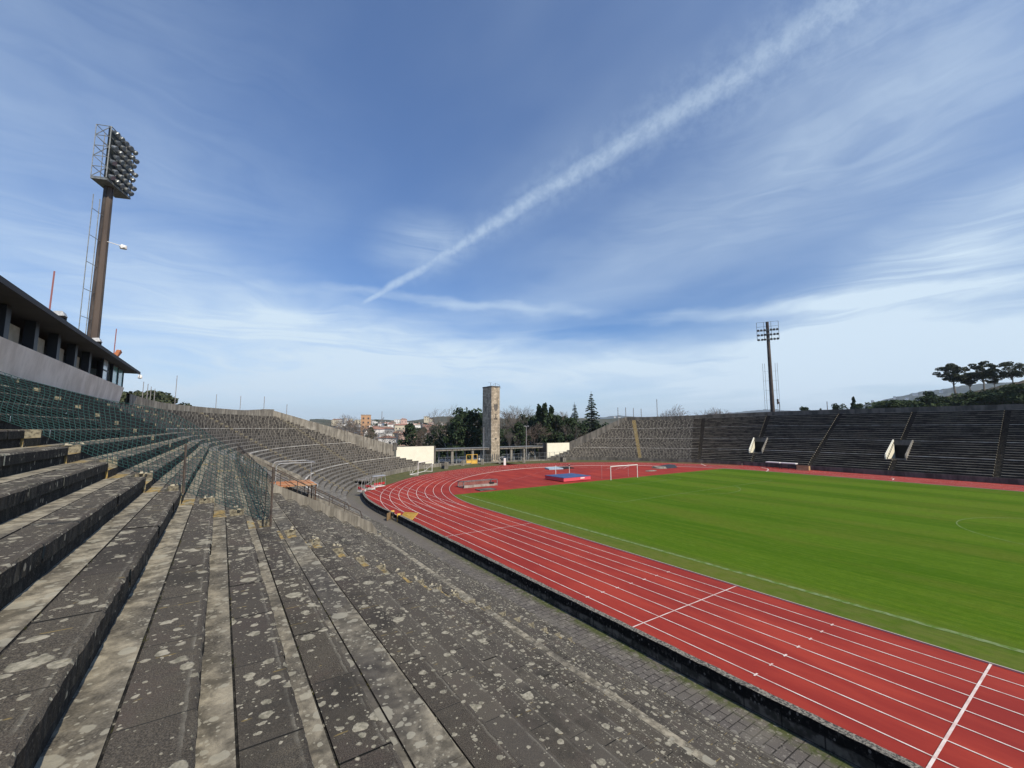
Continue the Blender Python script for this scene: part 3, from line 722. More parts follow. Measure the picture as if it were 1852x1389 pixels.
for i, (x, y, lab) in enumerate(((58.9, -8.6, 'small dark rail on the next stair opening round the curve'),)):
    o = thing('guard_rail', lab, 'handrail', (x, y, 3.4))
    m_ = MB(); m_.tube([(x, y, 2.9), (x, y, 4.0), (x, y-.9, 3.7), (x, y-1.1, 2.5)], .03, 6); m_.build('rail', M['railing'], o)

# loose pieces of broken concrete along the worn yellow stair
random.seed(21)
def lump(x, y, z, sz, lab):
    m_ = MB(); n = 7; R0 = [sz*random.uniform(.6, 1.2) for _ in range(n)]; R1 = [r*random.uniform(.35, .8) for r in R0]; hh = sz*random.uniform(.5, 1.1)
    A = [(x+R0[i]*math.cos(2*PI*i/n), y+R0[i]*math.sin(2*PI*i/n), z) for i in range(n)]; B = [(x+R1[i]*math.cos(2*PI*i/n)+.01, y+R1[i]*math.sin(2*PI*i/n), z+hh*random.uniform(.7, 1)) for i in range(n)]
    for i in range(n): m_.face([A[i], A[(i+1) % n], B[(i+1) % n], B[i]])
    m_.face(B); tag(m_.build('concrete_fragment', M['lump']), lab, 'rubble', 'broken concrete pieces on the yellow stair')
M['lump'] = varied((.50, .46, .35), (.30, .27, .19), 18, name='pale broken concrete', rough=.95, bmp=.02)
for k in (4, 3, 2, 1, 0, -1, -2, -3, -4, -5, -6, -7, -8, -9, -10, -11):
    for _ in range(3): lump(random.uniform(15.35, 15.95), .0135+d_*k+random.uniform(.04, .3), zn(k)-.005, random.uniform(.03, .07), 'small pale broken concrete piece lying beside the worn yellow stair')


# weeds rooted in the grooves between slab and screed
wd_ = MB()
for _ in range(420):
    k = random.choice((1, 0, 0, -1, -1, -2, -3)); x = random.uniform(1.2, 10); 
    if h01(math.floor(x*1.7), k) < .45: continue
    y = .0135+d_*k+.466+random.uniform(-.015, .02); z = zn(k)-.008
    for _ in range(6):
        a = random.uniform(0, 6.28); L = random.uniform(.012, .035); w0 = .003; dxx, dyy = math.cos(a)*L*.5, math.sin(a)*L*.5
        wd_.face([(x-w0, y, z), (x+w0, y+w0, z), (x+dxx, y+dyy, z+L)])
        x += random.uniform(-.02, .02)
M['weed'] = leaf((.05, .065, .015), (.13, .12, .04), 'weeds')
tag(wd_.build('weeds', M['weed']), 'small weeds rooted in the grooves of the near rows', 'weeds', kind='stuff')

# ------------------------------------------------------------------ green nets
def surf(y): return zn((y-.0135)/d_)
o = thing('net_fence', 'green net fence climbing across the near stand beside the yellow stair', 'net', (15.5, 0, 7))
m_ = MB(); X = 15.5
def tz(y): return surf(y) + 1.52 + .28*sm(y, -1.4, .8) - .78*sm(y, 1.2, 4.2) + .05*math.sin(y*2.1)
ny = 105; y0, y1 = -1.38, 9.1
def strand(mb, pts, wd, nrm):
    for i in range(len(pts)-1):
        a, b = Vector(pts[i]), Vector(pts[i+1]); d = (b-a).normalized(); s = d.cross(nrm)*wd/2
        mb.face([a-s, b-s, b+s, a+s]); 
NX = Vector((1, 0, 0)); nz = 19
def npt(y, f): 
    lo = surf(y)-.15; return (X + .05*math.sin(y*1.7+f*3) + .03*math.sin(f*9+y*5), y + .10*f + .04*math.sin(y*3+f*7), lo+(tz(y)-lo)*f)
for i in range(ny+1):
    y = y0+(y1-y0)*i/ny; strand(m_, [npt(y, j/6) for j in range(7)], .0125, NX)
for j in range(nz+1):
    strand(m_, [npt(y0+(y1-y0)*i/42, j/nz) for i in range(43)], .0125, NX)
m_.build('netting', M['net'], o)
for y, hgt in ((-1.36, 1.62), (.74, 1.2)):
    m_ = MB(); m_.tube([(14.5 if y < 1 else X, y, surf(y)-.1), (14.5 if y < 1 else X, y+.02, surf(y)+hgt)], .03, 6); m_.build('post', M['railing'], o)
o = thing('net_fence', 'green net fence with dark pickets running along the near stand from the rusty post', 'net', (30, -1.4, 6.5))
m_ = MB(); Ya = -1.36; zb = zn(-2)
NY = Vector((0, 1, 0))
for i in range(320):
    x = 14.5+i*.1; strand(m_, [(x, Ya+.04*math.sin(x), zb), (x+.06, Ya, zb+1.28)], .013, NY)
for j in range(14):
    strand(m_, [(14.5+i*1.6, Ya+.03*math.sin(i+j), zb+.02+1.26*j/13) for i in range(21)], .013, NY)
m_.build('netting', M['net'], o)
for i in range(18):
    x = 16.5+i*1.8; m_ = MB(); m_.tube([(x, Ya, zb), (x, Ya, zb+1.36)], .022, 4); m_.build('picket', M['railing'], o)
m_ = MB(); m_.tube([(14.5, Ya, zb+1.32), (46.9, Ya, zb+1.30)], .018, 5); m_.tube([(14.5, Ya, zb+.1), (46.9, Ya, zb+.1)], .014, 5); m_.build('top_rail', M['railing'], o)

# ------------------------------------------------------------------ commentary building on the rim of the near stand
B0, B1 = -30, 58.0
bld = thing('commentary_building', 'long commentary building with pale parapet and dark flat roof above the near stand', 'building', (30, 10, 12))
m_ = MB()
m_.hexa([(B0, 8.7, 11.3), (B1-1, 8.7, 11.3), (B1-1, 8.95, 11.3), (B0, 8.95, 11.3), (B0, 8.45, 13.48), (B1, 8.45, 13.48), (B1, 8.75, 13.48), (B0, 8.75, 13.48)])
m_.hexa([(B1-1.2, 8.95, 11.3), (B1-1, 8.95, 11.3), (B1-1, 14.5, 11.3), (B1-1.2, 14.5, 11.3), (B1-.3, 8.75, 13.48), (B1, 8.75, 13.48), (B1, 14.5, 13.48), (B1-.3, 14.5, 13.48)])
m_.build('parapet', M['render'], bld)
m_ = MB(); m_.box((B0, 8.95, 11.1), (B1-1.2, 14.5, 12.3)); m_.build('floor_slab', M['soffit'], bld)
m_ = MB(); m_.box((B0, 10.9, 12.3), (B1-9, 11.1, 15.3)); m_.build('inner_wall', M['frame'], bld)
for i in range(20):
    x = 45.8-3.9*i
    if x < B0: break
    m_ = MB(); m_.box((x-.28, 8.80, 13.40), (x+.28, 9.25, 15.25)); m_.build('pillar', M['frame'], bld)
    m_ = MB(); m_.box((x-3.35, 9.30, 13.3), (x-.55, 9.36, 14.75)); m_.build('blind', M['tan'], bld)
m_ = MB(); m_.hexa([(B0, 7.75, 15.28), (B1+3.2, 7.75, 15.28), (B1+3.2, 15.5, 15.28), (B0, 15.5, 15.28), (B0, 7.75, 15.44), (B1+3.2, 7.75, 15.44), (B1+3.2, 15.5, 15.9), (B0, 15.5, 15.9)])
m_.build('roof', M['soffit'], bld)
m_ = MB(); m_.box((B0, 7.70, 15.24), (B1+3.25, 7.745, 15.50)); m_.build('roof_edge', M['roofedge'], bld)
for (xa, xb, mt) in ((48.9, 51.0, 'paleglass'), (52.8, 55.2, 'tealglass'), (55.4, 57.9, 'tealglass')):
    m_ = MB(); m_.box((xa, 8.62, 13.52), (xb, 8.66, 15.24)); wdw = m_.build('window', M[mt], bld)
    m_ = MB()
    for x in (xa, xb): m_.box((x-.06, 8.56, 13.48), (x+.06, 8.70, 15.26))
    m_.box((xa, 8.56, 14.3 if xa < 50 else 15.16), (xb, 8.70, 14.38 if xa < 50 else 15.24)); m_.build('frame', M['frame'], wdw)
m_ = MB(); m_.box((57.92, 8.7, 13.52), (57.96, 12.5, 15.24)); wdw = m_.build('window', M['paleglass'], bld)
m_ = MB(); m_.box((57.88, 12.4, 13.48), (58.0, 12.55, 15.26)); m_.box((57.86, 8.6, 13.48), (58.0, 8.72, 15.26)); m_.build('frame', M['frame'], wdw)
m_ = MB(); m_.box((51.2, 8.9, 13.4), (52.6, 9.4, 15.26)); m_.build('pillar', M['frame'], bld)
m_ = MB(); m_.box((51.0, 12.0, 12.3), (52.0, 14.5, 15.28)); m_.box((45, 14.3, 12.3), (57.8, 14.5, 13.6)); m_.build('back_wall', M['frame'], bld)
for p, lab in ((atY(99, 575, 8.2), 'pale floodlight on the roof edge beside the taller thin pole'), (atY(168, 620, 8.2), 'pale floodlight on the roof edge in front of the big mast')):
    o = thing('floodlight', lab, 'floodlight', (p.x, p.y, 15.5), 'floodlights on the building roof')
    m_ = MB(); m_.hexa([(p.x-.5, 7.7, 15.72), (p.x+.15, 7.7, 15.72), (p.x+.15, 8.2, 15.66), (p.x-.5, 8.2, 15.66), (p.x-.35, 7.85, 16.0), (p.x+.35, 7.85, 16.0), (p.x+.35, 8.2, 15.95), (p.x-.35, 8.2, 15.95)]); m_.build('housing', M['galv'], o)
    m_ = MB(); m_.box((p.x+.2, 7.8, 15.5), (p.x+.42, 8.1, 15.86)); m_.build('bracket', M['roofedge'], o)
for (xt, yt, xb, yb, lab) in ((98, 490, 88, 572, 'taller reddish thin pole on the roof at far left'), (211, 595, 205, 648, 'shorter reddish thin pole near the right end of the roof')):
    a, b = atY(xt, yt, 9.5), atY(xb, yb, 9.5)
    m_ = MB(); m_.tube([(b.x, 9.5, 15.5), (b.x+.1, 9.5, a.z)], .045, 5); M.setdefault('pole_red', material('faded red pole', color=(.30, .13, .12), rough=.6))
    tag(m_.build('roof_pole', M['pole_red']), lab, 'pole')
p = atY(205, 648, 8.4)
m_ = MB(); m_.hexa([(p.x-.1, 8.3, 15.45), (p.x+.3, 8.3, 15.45), (p.x+.3, 8.6, 15.45), (p.x-.1, 8.6, 15.45), (p.x+2.3, 8.3, 16.75), (p.x+3.0, 8.3, 16.6), (p.x+3.0, 8.6, 16.6), (p.x+2.3, 8.6, 16.75)])
M['rust_orange'] = varied((.42, .14, .05), (.30, .12, .06), 3, name='orange rusted sheet')
tag(m_.build('chimney_duct', M['rust_orange']), 'slanted orange duct sticking up from the right end of the roof', 'duct')
o = thing('security_camera', 'white dome security camera on an arm off the roof corner', 'security camera', (61.3, 8, 15.4))
m_ = MB(); m_.tube([(61.2, 8, 15.38), (63.6, 8, 15.42)], .035, 5); m_.build('arm', M['white'], o)
m_ = MB(); m_.tube([(63.5, 8, 15.42), (63.5, 8, 15.2), (63.5, 8, 15.02), (63.5, 8, 14.95)], [.1, .22, .2, .08], 10); m_.build('dome', M['white'], o)

# ------------------------------------------------------------------ floodlight masts
def mast(name, lab, x, y, ztop, w0, w1, paneldir, pw_, ph, nlx, nlz, lean, full, cage):
    o = thing(name, lab, 'floodlight mast', (x, y, -1), 'floodlight masts')
    pd = Vector((math.cos(paneldir), math.sin(paneldir), 0)); sdv = Vector((-pd.y, pd.x, 0))
    base = Vector((x, y, -1)); zt_ = ztop-ph*(.95 if full else 0)
    m_ = MB(); s8 = 8
    m_.tube([base, (x, y, zt_*.5), (x, y, zt_)], [w0, (w0+w1)/2, w1], s8); m_.build('column', M['mastc'], o)
    # three stiffening fins up the column
    m_ = MB()
    for q in (pd, sdv, -sdv):
        a, b = base+q*w0*1.05, Vector((x, y, zt_))+q*w1*1.05; n = q.cross(Vector((0, 0, 1)))*.07
        m_.hexa([a-n, a+n, a+n-q*.15, a-n-q*.15, b-n, b+n, b+n-q*.15, b-n-q*.15])
    m_.build('fin', M['mastd'], o)
    if cage:
        l0, l1, gap, dd = cage
        m_ = MB()
        for sg in ((-1, 1) if not full else (-1,)):
            for e in (dd, dd+gap):
                q = sdv*sg*e if not full else (sdv*sg*e)
                m_.tube([Vector((x, y, l0))+q, Vector((x, y, l1))+q], .05, 4)
            z = l0
            while z <= l1:
                m_.tube([Vector((x, y, z))+sdv*sg*(w0*.6), Vector((x, y, z))+sdv*sg*(dd+gap)], .035, 4); z += 3.2
        m_.build('ladder', M['galv_dark'], o)
    c = Vector((x, y, ztop-ph/2)) + (pd*.8 + sdv*(.3) if full else Vector((0, 0, 0)));
    m_ = MB(); dp = .75
    def PP(u, v, w_=0): return c + sdv*(u*pw_/2) + Vector((0, 0, v*ph/2)) + pd*w_
    for u in (-1, -.33, .33, 1):
        m_.tube([PP(u, -1), PP(u, 1)], .07, 4)
        if full: m_.tube([PP(u, -1, -dp*2), PP(u, 1, -dp*2)], .05, 4)
    nb = 6 if full else nlz+2
    for j in range(nb):
        v = -1+2*j/(nb-1); m_.tube([PP(-1, v), PP(1, v)], .055, 4)
        if full:
            m_.tube([PP(-1, v, -dp*2), PP(1, v, -dp*2)], .04, 4)
            for u in (-1, 1): m_.tube([PP(u, v, 0), PP(u, v, -dp*2)], .045, 4)
            if j < nb-1:
                v2 = -1+2*(j+1)/(nb-1)
                for u in (-1, 1): m_.tube([PP(u, v, 0 if j % 2 else -dp*2), PP(u, v2, -dp*2 if j % 2 else 0)], .045, 4)
    m_.build('frame', M['galv_dark'], o)
    if full:
        m_ = MB(); A = [PP(-1.0, -1.02, .1), PP(1.0, -1.02, .1), PP(1.0, -1.02, -1.55), PP(-1.0, -1.02, -1.55)]; m_.hexa([a-Vector((0, 0, .2)) for a in A]+A); m_.build('platform', M['galv_dark'], o)
        m_ = MB(); A = [PP(-1, -1, -.25), PP(1, -1, -.25), PP(1, 1, -.25), PP(-1, 1, -.25)]; m_.face(A); m_.build('back_sheet', M['lampback'], o)
    for i in range(nlx):
        for j in range(nlz):
            u = -1+2*(i+.5+(.0 if not full else (.25 if j % 2 else -.25)))/nlx; v = (-1+2*(j+.4)/nlz) if full else (-1+1.55*(j+.2)/nlz)
            q = PP(u, v, .25); dn = (pd*.75 - Vector((0, 0, 1))*.55 + sdv*(h01(i, j)-.5)*.35).normalized()
            m_ = MB(); R = .31 if full else .42
            m_.tube([q-dn*.25, q, q+dn*.32, q+dn*.42], [.10, R*.7, R, R*.96], 9)
            lp = m_.build('lamp', M['lampshell'] , o)
            if full:
                m_ = MB(); m_.tube([q+dn*.43, q+dn*.45], [R*.86, R*.84], 9); m_.build('lens', M['lens'], lp)
    return o
M['mastc'] = varied((.045, .034, .030), (.105, .080, .065), .5, name='weathered steel column', stretch=(1, 1, .2), rough=.7)
M['mastd'] = varied((.045, .04, .04), (.09, .08, .075), .5, name='dark mast fins', rough=.7)
M['lampshell'] = varied((.08, .09, .095), (.32, .34, .35), 2.2, name='lamp shell', rough=.35, metal=.5)
M['lampback'] = material('dark panel back', color=(.03, .038, .04), rough=.6)
M['lens'] = material('lamp glass', color=(.20, .23, .25), rough=.08, spec=.9)
tl, bl = atY(200, 232, 13.4), atY(165, 628, 13.4)
mast('floodlight_mast', 'tall brown floodlight mast with dense lamp panel behind the commentary building', 68.3, 13.1, 45.4, .68, .46, math.radians(-110), 4.5, 6.5, 5, 7, 0, True, (6, 36.5, 1.1, 1.25))
pF = atY(1399, 745, -150)
mast('floodlight_mast', 'slim floodlight mast with three lamp rows rising beyond the opposite stand', 66.7, -150, 45.1, .72, .42, math.radians(118), 6.3, 6.2, 7, 3, 0, False, (15.5, 31, .6, 1.5))
mp = atY(198, 466, 13.4)
o = thing('wall_lamp', 'white shaded lamp on the side of the big left mast', 'lamp', (68.6, 12.4, mp.z))
m_ = MB(); m_.tube([(68, 12.7, mp.z+.2), (68.6, 11.6, mp.z+.2)], .05, 5); m_.tube([(68.6, 11.6, mp.z+.25), (68.7, 11.3, mp.z+.05), (68.7, 11.3, mp.z-.1)], [.18, .42, .34], 8); m_.build('shade', M['white'], o)

# lamps on stub posts behind the far rim
p = atY(1410, 740, -148.5)
o = thing('floodlight', 'small tilted floodlight on a thin post just right of the far mast', 'floodlight', (p.x, p.y, 12))
t_ = atY(1410, 727, -148.5); m_ = MB(); m_.tube([(p.x, p.y, 12), (p.x, p.y, t_.z)], .07, 5); m_.build('post', M['railing'], o)
m_ = MB(); m_.hexa([(t_.x-.6+.9, p.y-.3, t_.z-.5), (t_.x-.2+.9, p.y-.3, t_.z-.7), (t_.x-.2+.9, p.y+.3, t_.z-.7), (t_.x-.6+.9, p.y+.3, t_.z-.5), (t_.x+.4, p.y-.3, t_.z+1.0), (t_.x+.8-.1, p.y-.3, t_.z+.9), (t_.x+.7, p.y+.3, t_.z+.9), (t_.x+.4, p.y+.3, t_.z+1.0)]); m_.build('lamp_head', M['railing'], o)

# thin poles round the rim
M['pole'] = material('grey thin pole', color=(.22, .21, .21), rough=.6)
plist = [(315, 679, 745, 95, 'thin pole just right of the trees beside the commentary building'), (390, 713, 740, 105, 'thin pole above the pale rim of the left curve, left of two others'),
         (434, 716, 741, 108, 'thin pole above the middle of the pale rim of the left curve'), (477, 717, 742, 110, 'thin pole above the right end of the level pale rim'),
         (518, 731, 752, 114, 'short thin pole over the sloping part of the left rim'), (256, 690, 735, 92, 'thin pole among the trees nearest the commentary building'), (264, 694, 738, 98, 'thin pole among the trees, second nearest the commentary building'),
         (270, 699, 740, 104, 'thin pole among the trees, left of the gap in the foliage'), (277, 703, 742, 110, 'thin pole among the trees, right of the gap in the foliage'),
         (1189, 722, 756, 172, 'tallest thin pole above the right curve beside a bare tree'), (1118, 737, 762, 150, 'thin pole at the left end of the right rim'), (1132, 737, 758, 154, 'thin pole near the left end of the right rim'),
         (1146, 738, 757, 158, 'thin pole left of the yellow stairway top'), (1160, 739, 757, 162, 'thin pole right of the yellow stairway top'), (1497, 726, 745, 190, 'thin pole over the dark far rim left of the bushes'), (690, 744, 775, 300, 'thin mast over the red roofs of the town')]
for x, y0_, y1_, Dd, lab in plist:
    a, b = atD(x, y0_, Dd), atD(x, y1_, Dd); m_ = MB(); rr = .0007*Dd
    m_.tube([(b.x, b.y, min(b.z, -1 if Dd < 250 else -20)), (b.x, b.y, a.z)], rr, 4); tag(m_.build('thin_pole', M['pole']), lab, 'pole', 'thin poles round the rim')

# ------------------------------------------------------------------ tower, colonnade, walls at the open end
tw = thing('stone_tower', 'square stone tower with a carved shield standing behind the colonnade', 'tower', (102, -62.8, 0))
m_ = MB(); m_.box((100, -64.25, -1), (104.8, -61.5, 21.0)); m_.build('shaft', M['tower'], tw)
m_ = MB(); m_.box((99.93, -64.32, 20.8), (104.87, -61.43, 21.12)); m_.build('cornice', M['conc_dark'], tw)
m_ = MB(); zc_ = atX(897, 738, 100).z
m_.face([(99.94, -62.35, zc_+1.0), (99.94, -63.55, zc_+1.0), (99.94, -63.5, zc_-.3), (99.94, -62.95, zc_-1.0), (99.94, -62.4, zc_-.3)])
m_.hexa([(99.95, -63.5, zc_-.4), (100, -63.5, zc_-.4), (100, -62.4, zc_-.4), (99.95, -62.4, zc_-.4), (99.9, -63.6, zc_+1.05), (100, -63.6, zc_+1.05), (100, -62.3, zc_+1.05), (99.9, -62.3, zc_+1.05)])
m_.build('shield', M['dark'] if False else M['conc_dark'], tw)
m_ = MB()
for (a, b, za, zb_) in ((-62.75, -63.15, -2.1, -1.7), (-62.35, -62.65, -3.2, -2.8), (-62.75, -63.05, -3.2, -2.8), (-63.15, -63.5, -3.2, -2.8), (-62.8, -63.1, -2.7, -2.3), (-62.8, -63.0, 5.6, 6.0), (-62.6, -63.3, -8.7, -8.3)):
    m_.box((99.95, b, zc_+za), (100.01, a, zc_+zb_))
m_.build('carving', M['conc_dark'], tw)
m_ = MB()
for y in (-61.5, -63.1): m_.tube([(100.5, y, 21.1), (100.5, y, 22.0)], .04, 4)
m_.tube([(100.5, -60.6, 22.0), (100.5, -61.9, 22.0)], .03, 4); m_.tube([(100.5, -62.3, 21.5), (100.5, -63.2, 21.9), (100.5, -64.5, 21.5), (100.5, -64.9, 20.5)], .03, 4); m_.build('antenna', M['railing'], tw)
m_ = MB()
for x, y, h_ in ((-61.9, .8, 2.1), (-62.6, .9, 2.4), (-63.3, .85, 2.2), (-63.8, .7, 1.9)):
    m_.box((99.96, x-.16, y-.2), (99.995, x+.16, h_))
m_.build('figure_relief', M['conc_dark'], tw)

for nm, ya, yb, cx0, lab in (('colonnade', -60.9, -44.75, 0, 'low concrete colonnade with flat roof left of the stone tower'), ('colonnade', -79.6, -64.4, 0, 'low concrete colonnade with flat roof right of the stone tower')):
    o = thing(nm, lab, 'colonnade', (101.5, (ya+yb)/2, 0))
    m_ = MB(); m_.box((100.0, ya, 3.55), (103.4, yb, 4.0)); m_.build('flat_roof', M['concrete'], o)
    m_ = MB(); m_.box((99.8, ya, 4.0), (103.6, yb, 4.12)); m_.build('roof_cap', M['galv_dark'], o)
    fr_ = [-49.9, -55.9] if ya > -62 else [-68.4, -72.9]
    for y in fr_:
        m_ = MB(); m_.box((100.25, y-.33, -1), (100.85, y+.33, 3.55)); m_.build('pillar', M['concrete'], o)
    y = ya+.9
    while y < yb:
        m_ = MB(); m_.box((102.7, y-.16, -1), (103.1, y+.16, 3.55)); m_.build('rear_pillar', M['galv_dark'], o); y += 2.55
for (y0_, y1_, zt_, lab) in ((-44.6, -34.9, 4.88, 'cream painted end wall beside the left curve'), (-90.2, -81.2, 4.88, 'cream painted end wall beside the right curve')):
    o = thing('end_wall', lab, 'wall', (XE, (y0_+y1_)/2, 0))
    m_ = MB(); m_.box((XE+.01, y0_, -1), (XE+.3, y1_, zt_)); m_.build('painted_face', M['cream'], o)
    ye = y0_ if y0_ > -60 else y1_; sg = -1 if y0_ > -60 else 1
    m_ = MB(); m_.box((XE-.1, min(ye, ye+.45*sg), -1), (XE+3.0, max(ye, ye+.45*sg), zt_+.03)); m_.box((XE, y0_, zt_), (XE+.32, y1_, zt_+.06)); m_.build('wall_end', M['conc_dark'], o)
m_ = MB(); m_.box((XE-.3, -34.95, 4.2), (XE+.3, -34.05, 5.9)); tag(m_.build('end_pier', M['conc_dark']), 'short dark pier at the foot of the sloping left parapet', 'pier')
m_ = MB(); q0, q1 = atX(972, 801, 103), atX(990, 801, 103); m_.box((101.5, -81.2, 4.5), (104.5, -78.6, 4.75)); m_.box((103, -81.1, -1), (103.3, -80.3, 4.5)); tag(m_.build('canopy_slab', M['conc_dark']), 'thin dark canopy slab between the right colonnade and the cream wall', 'canopy')

# low kerb wall, stubs and blocks before the colonnade
m_ = MB()
for i in range(24):
    th0, th1 = math.radians(18-36*i/24), math.radians(18-36*(i+1)/24); P_ = []
    for th, R in ((th0, 54.6), (th1, 54.6), (th1, 54.95), (th0, 54.95)): P_.append((CX+R*math.cos(th), CY+R*math.sin(th)))
    m_.hexa([(x, y, 0) for x, y in P_]+[(x, y, .3) for x, y in P_])
tag(m_.build('kerb_wall', M['concrete']), 'low pale kerb wall curving along the lawn below the colonnade', 'kerb wall')
blocks = [(797, 806, 838, 847, 'conc_dark', 'dark concrete block near the left goal frame'), (804, 811, 836, 848, 'concrete', 'pale square concrete block next to the dark one by the left goal frame'), (834, 840, 833, 842, 'concrete', 'squat pale stub just left of the yellow gate'),
          (870, 875, 831, 840, 'concrete', 'squat pale stub left of the tower foot'), (911, 915, 829, 841, 'white', 'white painted stub right of the tower foot'), (902, 906, 831, 838, 'concrete', 'grey stub directly below the tower'), (945, 950, 828, 837, 'concrete', 'pale stub under the lamp pole of the right colonnade'),
          (1013, 1018, 827, 835, 'dark', 'small black doorway block at the foot of the right curve'), (1018, 1024, 829, 835, 'concrete', 'small pale block beside the black one at the foot of the right curve')]
for x0, x1, yt, yb, mt, lab in blocks:
    b = atZ((x0+x1)/2, yb, 0); Dd = min(math.hypot(b.x, b.y), 125); a = atD(x0, yb, Dd); c = atD(x1, yb, Dd); t = atD(x0, yt, Dd)
    m_ = MB(); wv = (c-a); n = Vector((wv.y, -wv.x, 0)).normalized()*-.7
    A = [Vector((a.x, a.y, 0)), Vector((c.x, c.y, 0)), Vector((c.x, c.y, 0))-n, Vector((a.x, a.y, 0))-n]; hh = max(.5, t.z)
    m_.hexa(A + [v + Vector((0, 0, hh)) for v in A]); m_.hexa([v + Vector((0, 0, hh)) for v in A] + [v + (A[0]+A[2]-2*v)*.08 + Vector((0, 0, hh+.06)) for v in A])
    tag(m_.build('concrete_block', M[mt]), lab, 'block', 'concrete blocks below the colonnade')

def mesh_fence(lab, y0_, y1_, x, h_):
    o = thing('wire_fence', lab, 'fence', (x, (y0_+y1_)/2, 0), 'wire fences before the colonnade')
    n = max(2, round((y1_-y0_)/1.9)); 
    for i in range(n+1):
        y = y0_+(y1_-y0_)*i/n; m_ = MB(); m_.tube([(x, y, 0), (x, y, h_)], .05, 4); m_.build('post', M['galv_dark'], o)
    m_ = MB()
    for z in (.25, h_*.5, h_-.05): m_.tube([(x, y0_, z), (x, y1_, z)], .03, 4)
    m_.build('rail', M['galv_dark'], o)
    m_ = MB(); y = y0_
    while y < y1_: strand(m_, [(x, y, .1), (x, y, h_)], .012, NX); y += .22
    m_.build('wire', M['galv_dark'], o)
mesh_fence('grey wire fence left of the yellow gate', -53.0, -45.2, 98.6, 2.1)
mesh_fence('grey wire fence between the yellow gate and the tower foot', -61.2, -56.4, 98.6, 2.3)
mesh_fence('grey wire fence right of the tower foot', -88.4, -64.0, 98.4, 2.3)
o = thing('yellow_gate', 'yellow steel double gate in the fence left of the tower', 'gate', (98.5, -54.7, 0))
for ya, yb in ((-54.65, -53.1), (-56.3, -54.75)):
    m_ = MB(); 
    for y in (ya, yb): m_.box((98.5, y-.05, .1), (98.6, y+.05, 2.5))
    for z in (.15, 1.1, 2.45): m_.box((98.505, ya, z-.05), (98.595, yb, z+.05))
    lf_ = m_.build('gate_leaf', M['yel_paint'], o)
    m_ = MB(); m_.box((98.54, ya+.1, .2), (98.56, yb-.1, .95)); m_.build('panel', M['yel_paint'], lf_)
o = thing('lamp_pole', 'tall pale lamp pole in front of the right colonnade', 'lamp pole', (99.2, -72.9, 0))
pt_ = atX(953.5, 771, 99.2); m_ = MB(); m_.tube([(99.2, -72.9, 0), (99.2, -72.9, pt_.z)], [.10, .06], 6); m_.build('pole', M['galv'], o)
m_ = MB(); m_.tube([(99.2, -72.3, pt_.z), (99.2, -73.5, pt_.z)], .06, 5); m_.box((99.0, -72.5, pt_.z-.05), (99.4, -72.1, pt_.z+.15)); m_.box((99.0, -73.7, pt_.z-.05), (99.4, -73.3, pt_.z+.15)); m_.build('lamp_head', M['galv'], o)
m_ = MB(); m_.tube([(99.6, -58.9, 0), (99.6, -58.9, 9.7)], .07, 5); tag(m_.build('thin_pole', M['galv']), 'thin pale pole against the left side of the stone tower', 'pole', 'thin poles round the rim')
for i, (x, y) in enumerate(((959, 772), (965, 771), (970, 771), (975, 770), (980.5, 771))):
    q = atX(x, y, 112); m_ = MB(); m_.tube([(112, q.y, -2), (112, q.y, q.z)], [.09, .05], 5)
    tag(m_.build('flagpole', M['galv_dark']), ['leftmost bare flagpole behind the right colonnade', 'second bare flagpole from the lamp pole behind the right colonnade', 'middle bare flagpole of the five behind the right colonnade', 'fourth bare flagpole, just left of the last one behind the colonnade', 'rightmost bare flagpole behind the right colonnade'][i], 'flagpole', 'flagpoles behind the colonnade')

# ------------------------------------------------------------------ parked cars behind the fence
M['car_white'] = material('white car paint', color=(.78, .78, .78), rough=.25, spec=.6)
M['car_grey'] = material('grey car paint', color=(.32, .34, .36), rough=.25, spec=.6)
M['car_glass'] = material('car glass', color=(.03, .035, .04), rough=.08, spec=.8)
M['tyre'] = material('tyre', color=(.02, .02, .02), rough=.8)
def car(lab, x, y, rz, paint):
    o = thing('parked_car', lab, 'car', (0, 0, 0), 'cars parked behind the fence')
    def ext(pr, w0, w1=None):
        m_ = MB(); w1 = w1 or w0
        A = [(px, -w0 if pz < .95 else -w1, pz) for px, pz in pr]; B = [(px, w0 if pz < .95 else w1, pz) for px, pz in pr]
        m_.face(A); m_.face(B[::-1])
        for i in range(len(pr)): j = (i+1) % len(pr); m_.face([A[i], B[i], B[j], A[j]])
        return m_
    ext([(-2.05, .35), (-2.1, .75), (-1.95, .93), (-1.1, 1.0), (-.9, 1.03), (1.0, 1.0), (1.9, .82), (2.1, .6), (2.08, .35)], .86, .84).build('body', M[paint], o)
    ext([(-1.75, .96), (-1.35, 1.36), (.25, 1.40), (1.05, .96)], .80, .66).build('cabin_glass', M['car_glass'], o)
    ext([(-1.4, 1.37), (.3, 1.41), (.25, 1.46), (-1.3, 1.44)], .66, .66).build('roof', M[paint], o)
    for wx in (-1.3, 1.3):
        for s in (-1, 1):
            m_ = MB(); m_.tube([(wx, s*.72, .32), (wx, s*.88, .32)], .32, 10); wh = m_.build('wheel', M['tyre'], o)
            m_ = MB(); m_.tube([(wx, s*.88, .32), (wx, s*.895, .32)], .2, 8); m_.build('rim', M['galv'], wh)
    for s in (-1, 1):
        m_ = MB(); m_.box((2.0, s*.62-.16, .62), (2.09, s*.62+.16, .76)); m_.build('headlight', M['galv'], o)
    o.location = (x, y, 0); o.rotation_euler = (0, 0, rz)
car('white hatchback seen through the fence between the left pillars', 105.0, -55.2, 1.35, 'car_white')
car('grey hatchback at the left end behind the wire fence', 106.5, -51.3, 1.25, 'car_grey')
